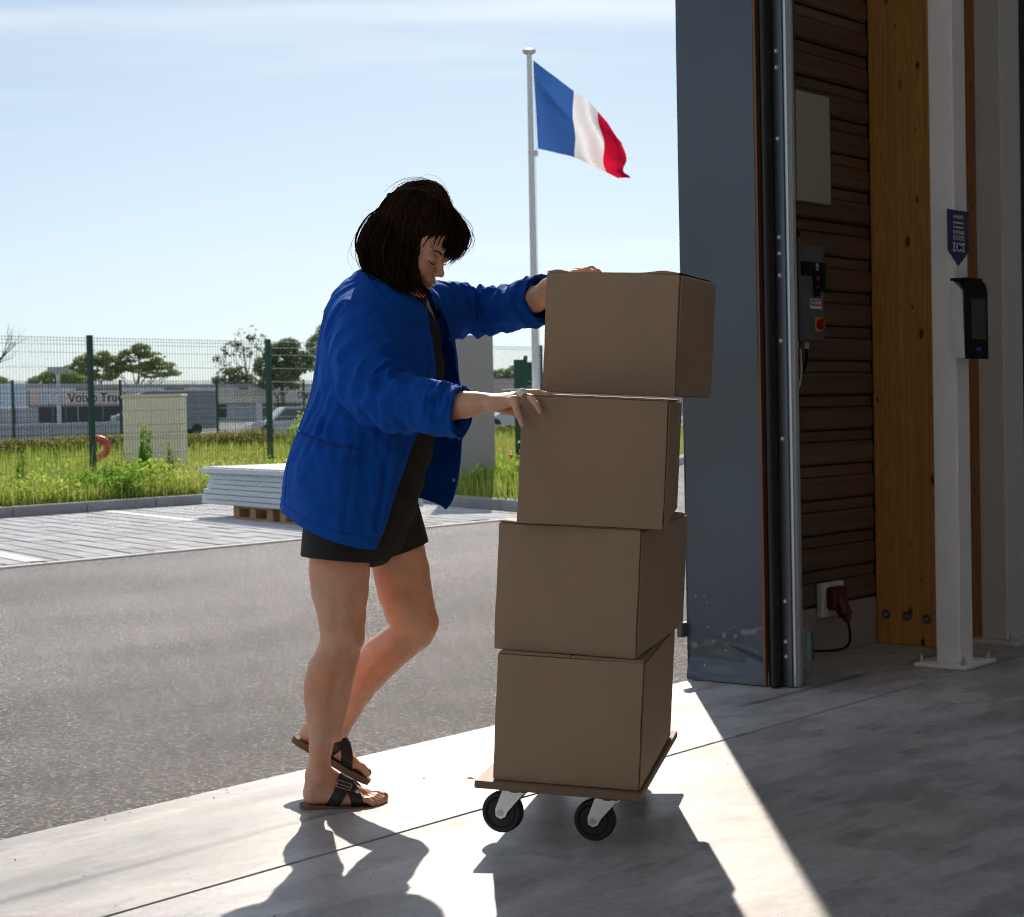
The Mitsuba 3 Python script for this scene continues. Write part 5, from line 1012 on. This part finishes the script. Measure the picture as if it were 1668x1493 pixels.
FS = [((0.1739, 0.09, 1.3103), .055, .070), ((0.2156, 0.13, 1.3149), .060, .080), ((0.2677, 0.185, 1.3269), .066, .080), ((0.3399, 0.235, 1.3265), .064, .066), ((0.4002, 0.235, 1.3269), .060, .060), ((0.4605, 0.165, 1.3336), .056, .057), ((0.5058, 0.1, 1.339), .053, .057), ((0.5419, 0.045, 1.3448), .051, .056)]
for k, (pts, sd) in enumerate(((NS, 2), (FS, 6))):
    m, C, T_, RR = sleeve(pts, sd); s = wear('sleeve', m, 'm_jacket', smooth=True)
    cuff = [(C[i] + T_[i] * .002, RR[i][0] + .007, RR[i][1] + .007) for i in (-24, -16, -8, -1)]
    m2, *_ = sleeve(cuff, sd + 1, 72, 24, .006); add(s + '__cuff', m2, 'm_jacket', smooth=True, to=WHO); labels[s] = {'label': ('right sleeve bent towards the box corner', 'left sleeve reaching behind the top box')[k]}
# collar, pocket, plackets and buttons lie on the lofted cloth
def patch(u0, u1, v0, v1, nu, nv, lift):
    uu = np.linspace(u0, u1, nu); vv = np.linspace(v0, v1, nv); iu = uu * (JG.shape[1] - 1); iv = vv * (JG.shape[0] - 1)
    from scipy.ndimage import map_coordinates
    cc = np.stack(np.meshgrid(iv, iu, indexing='ij')); f = lambda A: np.stack([map_coordinates(A[..., k], cc, order=1) for k in range(3)], -1); return f(JG) + f(JN) * lift
pk, *_ = finish_cloth(patch(.125, .325, .095, .315, 40, 40, .0035), .003, .0016, 8); wear('pocket', pk, 'm_jacket', smooth=True)
wear('pocket_seam', tube(patch(.125, .325, .317, .317, 40, 2, .0062)[0], .0026, 6), 'm_jacket_seam', smooth=True)
for a, b, v in ((.018, .018, None), (.982, .982, None)): wear('front_seam', tube(patch(a, b, .02, .93, 2, 70, .0026)[:, 0], .0013, 5), 'm_jacket_seam')
wear('hem_seam', tube(patch(.01, .99, .035, .035, 160, 2, .0026)[0], .0014, 5), 'm_jacket_seam')
wear('back_seam', tube(patch(.345, .36, .05, .80, 2, 70, .0024)[:, 0], .0013, 5), 'm_jacket_seam')
for v in (.16, .36, .56, .74): c = patch(.965, .970, v, v + .01, 2, 2, -.0035)[0, 0]; wear('button', move(trimesh.creation.icosphere(2, .006), np.diag([1, .5, 1]), c), 'm_button', smooth=True)
mat('m_button', (.50, .52, .55), .3)
COL = [[(0.1849, -0.105, 1.2902), (0.1648, -0.135, 1.313), (0.1167, -0.125, 1.3353), (0.0581, -0.085, 1.3646), (0.0183, 0.02, 1.3855), (0.051, 0.105, 1.4007), (0.1321, 0.145, 1.3951), (0.2176, 0.115, 1.3711), (0.2569, 0.03, 1.3186)],
       [(0.2034, -0.075, 1.33), (0.1684, -0.105, 1.345), (0.1154, -0.095, 1.3724), (0.0649, -0.06, 1.4001), (0.0338, 0.02, 1.4164), (0.0666, 0.085, 1.4256), (0.1377, 0.12, 1.4201), (0.2158, 0.095, 1.3965), (0.2426, 0.035, 1.3522)],
       [(0.2058, -0.05, 1.3509), (0.1656, -0.078, 1.3629), (0.1174, -0.072, 1.3933), (0.077, -0.045, 1.4155), (0.0539, 0.02, 1.4292), (0.0781, 0.07, 1.4359), (0.1411, 0.098, 1.4334), (0.2102, 0.08, 1.4139), (0.2312, 0.04, 1.3725)]]
cm, *_ = finish_cloth(loft(COL, 120, 26), .005, .006, 12); wear('collar', cm, 'm_jacket', smooth=True)

# --- hair: a full volume below and locks lying over it
def hair_f(P):
    q = (P - HC.astype(np.float32)) @ HR.astype(np.float32) / HS ** 2; d = ell(q, (-.018, 0, .040), (.096, .083, .091)) * HS
    pts = [((0.2349, -0.005, 1.5883), .050), ((0.185, -0.005, 1.5535), .050), ((0.1415, -0.005, 1.5152), .053), ((0.1308, -0.005, 1.473), .048), ((0.1433, -0.01, 1.4331), .037)]
    d = smin(d, chain(P, pts, .02), .02); d = smin(d, chain(P, [((0.1603, -0.042, 1.5177), .046), ((0.1495, -0.048, 1.451), .040), ((0.1581, -0.046, 1.4073), .026)], .02), .02)
    d = smin(d, chain(P, [((0.245, -0.02, 1.5702), .042), ((0.2836, -0.022, 1.5399), .032), ((0.3009, -0.02, 1.5137), .018)], .02), .02); d = smin(d, chain(P, [((0.1552, 0.042, 1.5261), .052), ((0.1526, 0.055, 1.4513), .040)], .02), .02)
    face = np.maximum.reduce([.035 - q[:, 0], q[:, 2] - .030, -(q[:, 2] + .16)]); d = smax(d, -face, .012); return smax(d, -(head_f(P) + .001), .004) if False else d
hl = np.array((0.0101, 0, 1.3811)); hm = nets(hair_f, (.03, -.14, 1.36), (.37, .14, 1.69), .005); wear('hair', taubin(hm, 4), 'm_dark_hair', smooth=True); labels['person__hair'] = {'label': 'dark brown bobbed hair with a fringe'}
SIDE = [[(0.2497, -0.02, 1.6319), (0.2472, -0.056, 1.5953), (0.2315, -0.09, 1.5436), (0.2115, -0.103, 1.4819), (0.2022, -0.1, 1.4311), (0.2021, -0.088, 1.3839), (0.2196, -0.068, 1.3495)], [(0.2368, -0.022, 1.6352), (0.2263, -0.058, 1.5987), (0.203, -0.096, 1.5468), (0.1833, -0.113, 1.4848), (0.1752, -0.108, 1.4215), (0.178, -0.092, 1.3745), (0.1942, -0.076, 1.3511)],
        [(0.2173, -0.026, 1.6318), (0.2021, -0.06, 1.5957), (0.1741, -0.094, 1.5508), (0.1515, -0.114, 1.4885), (0.1433, -0.11, 1.422), (0.1541, -0.096, 1.3747), (0.1784, -0.08, 1.3528)], [(0.1882, -0.036, 1.615), (0.1695, -0.06, 1.5868), (0.1381, -0.084, 1.5558), (0.1092, -0.102, 1.5001), (0.1028, -0.1, 1.4364), (0.1233, -0.088, 1.3888), (0.1541, -0.075, 1.3649)],
        [(0.1646, -0.026, 1.6069), (0.1394, -0.044, 1.5892), (0.1009, -0.058, 1.5642), (0.0646, -0.066, 1.5077), (0.06, -0.066, 1.4498), (0.0811, -0.058, 1.408), (0.122, -0.05, 1.3786)], [(0.1565, 0, 1.6102), (0.1267, 0, 1.5977), (0.0836, 0, 1.5758), (0.0461, 0, 1.5144), (0.0464, 0, 1.4588), (0.0701, 0, 1.4191), (0.1056, 0, 1.3922)],
        [(0.1618, 0.02, 1.6124), (0.1338, 0.04, 1.5988), (0.0925, 0.055, 1.5783), (0.0539, 0.064, 1.5171), (0.0557, 0.064, 1.4541), (0.0818, 0.058, 1.4133), (0.1151, 0.05, 1.3889)], [(0.1912, 0.03, 1.6261), (0.1626, 0.058, 1.6036), (0.1304, 0.082, 1.5771), (0.0978, 0.098, 1.5161), (0.0999, 0.092, 1.4421), (0.1331, 0.08, 1.3972), (0.16, 0.07, 1.3793)]]
FRI = [[(0.25, -0.03, 1.6274), (0.2555, -0.062, 1.5912), (0.2573, -0.088, 1.5497), (0.2487, -0.094, 1.5108), (0.2368, -0.092, 1.4856), (0.2265, -0.088, 1.4669)], [(0.2564, -0.026, 1.631), (0.2764, -0.056, 1.5947), (0.2843, -0.079, 1.5501), (0.2788, -0.083, 1.5112), (0.2635, -0.08, 1.4797), (0.2499, -0.076, 1.4594)], [(0.266, -0.02, 1.6315), (0.2955, -0.044, 1.5989), (0.3209, -0.06, 1.5529), (0.3265, -0.062, 1.5091), (0.3111, -0.06, 1.4757), (0.2944, -0.057, 1.4585)],
       [(0.272, -0.008, 1.6296), (0.3077, -0.022, 1.5979), (0.3428, -0.03, 1.5508), (0.3533, -0.032, 1.5082), (0.3363, -0.034, 1.4726), (0.3114, -0.033, 1.4521)], [(0.2714, 0.008, 1.6316), (0.3067, 0.01, 1.6016), (0.3451, 0.01, 1.5533), (0.3557, 0.006, 1.5085), (0.3403, 0.002, 1.4741), (0.3169, 0, 1.4515)], [(0.2643, 0.022, 1.6334), (0.2993, 0.038, 1.6034), (0.3344, 0.046, 1.5557), (0.3434, 0.045, 1.5125), (0.3294, 0.042, 1.4762), (0.306, 0.036, 1.4581)]]
TOP = [[(0.3139, -0.035, 1.5639), (0.3018, -0.04, 1.5992), (0.2799, -0.04, 1.6385), (0.2381, -0.038, 1.6591), (0.1956, -0.036, 1.6537), (0.1655, -0.032, 1.6289), (0.1514, -0.022, 1.6109)], [(0.3229, -0.008, 1.5666), (0.3108, -0.01, 1.6057), (0.2856, -0.01, 1.6503), (0.237, -0.008, 1.6743), (0.1877, -0.008, 1.6656), (0.1542, -0.006, 1.6356), (0.1437, -0.004, 1.6132)], [(0.3189, 0.02, 1.5697), (0.3065, 0.024, 1.6098), (0.281, 0.026, 1.6516), (0.2352, 0.028, 1.6742), (0.189, 0.026, 1.665), (0.159, 0.022, 1.6373), (0.1459, 0.014, 1.6153)],
       [(0.2954, -0.066, 1.5609), (0.2831, -0.062, 1.597), (0.261, -0.058, 1.627), (0.232, -0.056, 1.6391), (0.1993, -0.052, 1.6355), (0.1724, -0.042, 1.6179), (0.1548, -0.026, 1.6055)]]
def shrink(G, k=.865): c = np.array((0.2036, -0.01, 1.4939)); return [[tuple(c + (np.array(p) - c) * k) for p in g] for g in G]
SIDE, FRI, TOP = shrink(SIDE), shrink(FRI), shrink(TOP)
def locks(G, n, rng, r0, jit, ns=14, nt=4, push=(-.010, .004), painted_sun=1.0):
    A = np.array(G); CS = CubicSpline(np.arange(len(A)), A, axis=0); c0 = np.array((0.1906, -0.01, 1.499)); up = np.linspace(0, 1, ns); GG, RD = [], []
    for _ in range(n):
        u = rng.uniform(0, len(A) - 1); u = u + .25 * math.sin(u * 19) * .3                      # strands gather into wisps
        g = CS(np.clip(u, 0, len(A) - 1)); g = CubicSpline(np.linspace(0, 1, len(g)), g)(np.linspace(rng.uniform(0, .35) ** 1.5, rng.uniform(.80, 1.05), ns)); dv = rng.normal(size=3) * jit
        rad = g - c0; rad /= np.linalg.norm(rad, axis=1, keepdims=True); wave = np.sin(up * rng.uniform(2, 6) + rng.uniform(0, 6))[:, None] * rng.normal(size=3) * jit * .8
        GG.append(g + dv * (.35 + up[:, None]) + rad * rng.uniform(*push) + wave); RD.append(rad)
    GG, RD = np.array(GG), np.array(RD); lift = rng.uniform(-.001, .0035, (n, 1))
    for _ in range(2): d = hair_f(GG.reshape(-1, 3).astype(np.float32)).reshape(n, ns); GG = GG + RD * np.maximum(0, lift - d)[..., None]
    V, F, K, o = [], [], [], 0
    for g in GG:
        v, f = tube(g, r0 * rng.uniform(.35, 1.35) * np.sin(np.linspace(.5, PI - .08, ns)) ** .7 + .0002, nt, raw=True); V.append(v); F.append(f + o); o += len(v); K.append(np.tile(np.array([.058, .033, .022]) * painted_sun * rng.uniform(.35, 1.3), (len(v), 1)))
    return trimesh.Trimesh(np.vstack(V), np.vstack(F), process=False), np.vstack(K)
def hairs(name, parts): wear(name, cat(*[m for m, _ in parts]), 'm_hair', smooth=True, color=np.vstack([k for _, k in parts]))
scene['m_hair'] = {'type': 'principledthin', 'base_color': {'type': 'mesh_attribute', 'name': 'vertex_color'}, 'roughness': .38, 'diff_trans': .9, 'spec_trans': 0.0, 'eta': 1.5}
rng = np.random.default_rng(12)
JAW = shrink([[(0.2343, -0.07, 1.565), (0.2181, -0.098, 1.4982), (0.2091, -0.104, 1.4419), (0.2157, -0.098, 1.3942), (0.2366, -0.08, 1.3612), (0.261, -0.055, 1.3446)], [(0.2278, -0.07, 1.5651), (0.2085, -0.1, 1.4982), (0.1995, -0.106, 1.4371), (0.206, -0.1, 1.3862), (0.2301, -0.082, 1.3532), (0.2482, -0.06, 1.3397)]], 1.0)
hairs('hair_locks', (locks(JAW, 26, rng, .0017, .004), locks(SIDE, 2000, rng, .0020, .0068), locks(FRI, 900, rng, .0018, .005), locks([TOP[3]] + TOP[:3], 620, rng, .0021, .006, push=(-.016, .003), painted_sun=2.4)))  # top locks coloured lighter to paint in the sunlight on them
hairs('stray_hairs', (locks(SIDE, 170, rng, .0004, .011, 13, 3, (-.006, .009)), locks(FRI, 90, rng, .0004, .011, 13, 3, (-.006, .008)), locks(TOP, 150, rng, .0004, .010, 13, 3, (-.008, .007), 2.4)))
hc = np.array((0.1427, -0.01, 1.6239)); wear('hair_clip', cat(move(trimesh.creation.icosphere(2, 1), np.diag([.012, .018, .010]), hc), tube([hc, np.array((0.144, -0.01, 1.6092)), np.array((0.1502, -0.01, 1.5928))], .004, 6), tube([np.array((0.1446, 0.03, 1.6073)), np.array((0.1369, 0, 1.6138)), np.array((0.1458, -0.04, 1.596))], .006, 8)), 'm_black', smooth=True)
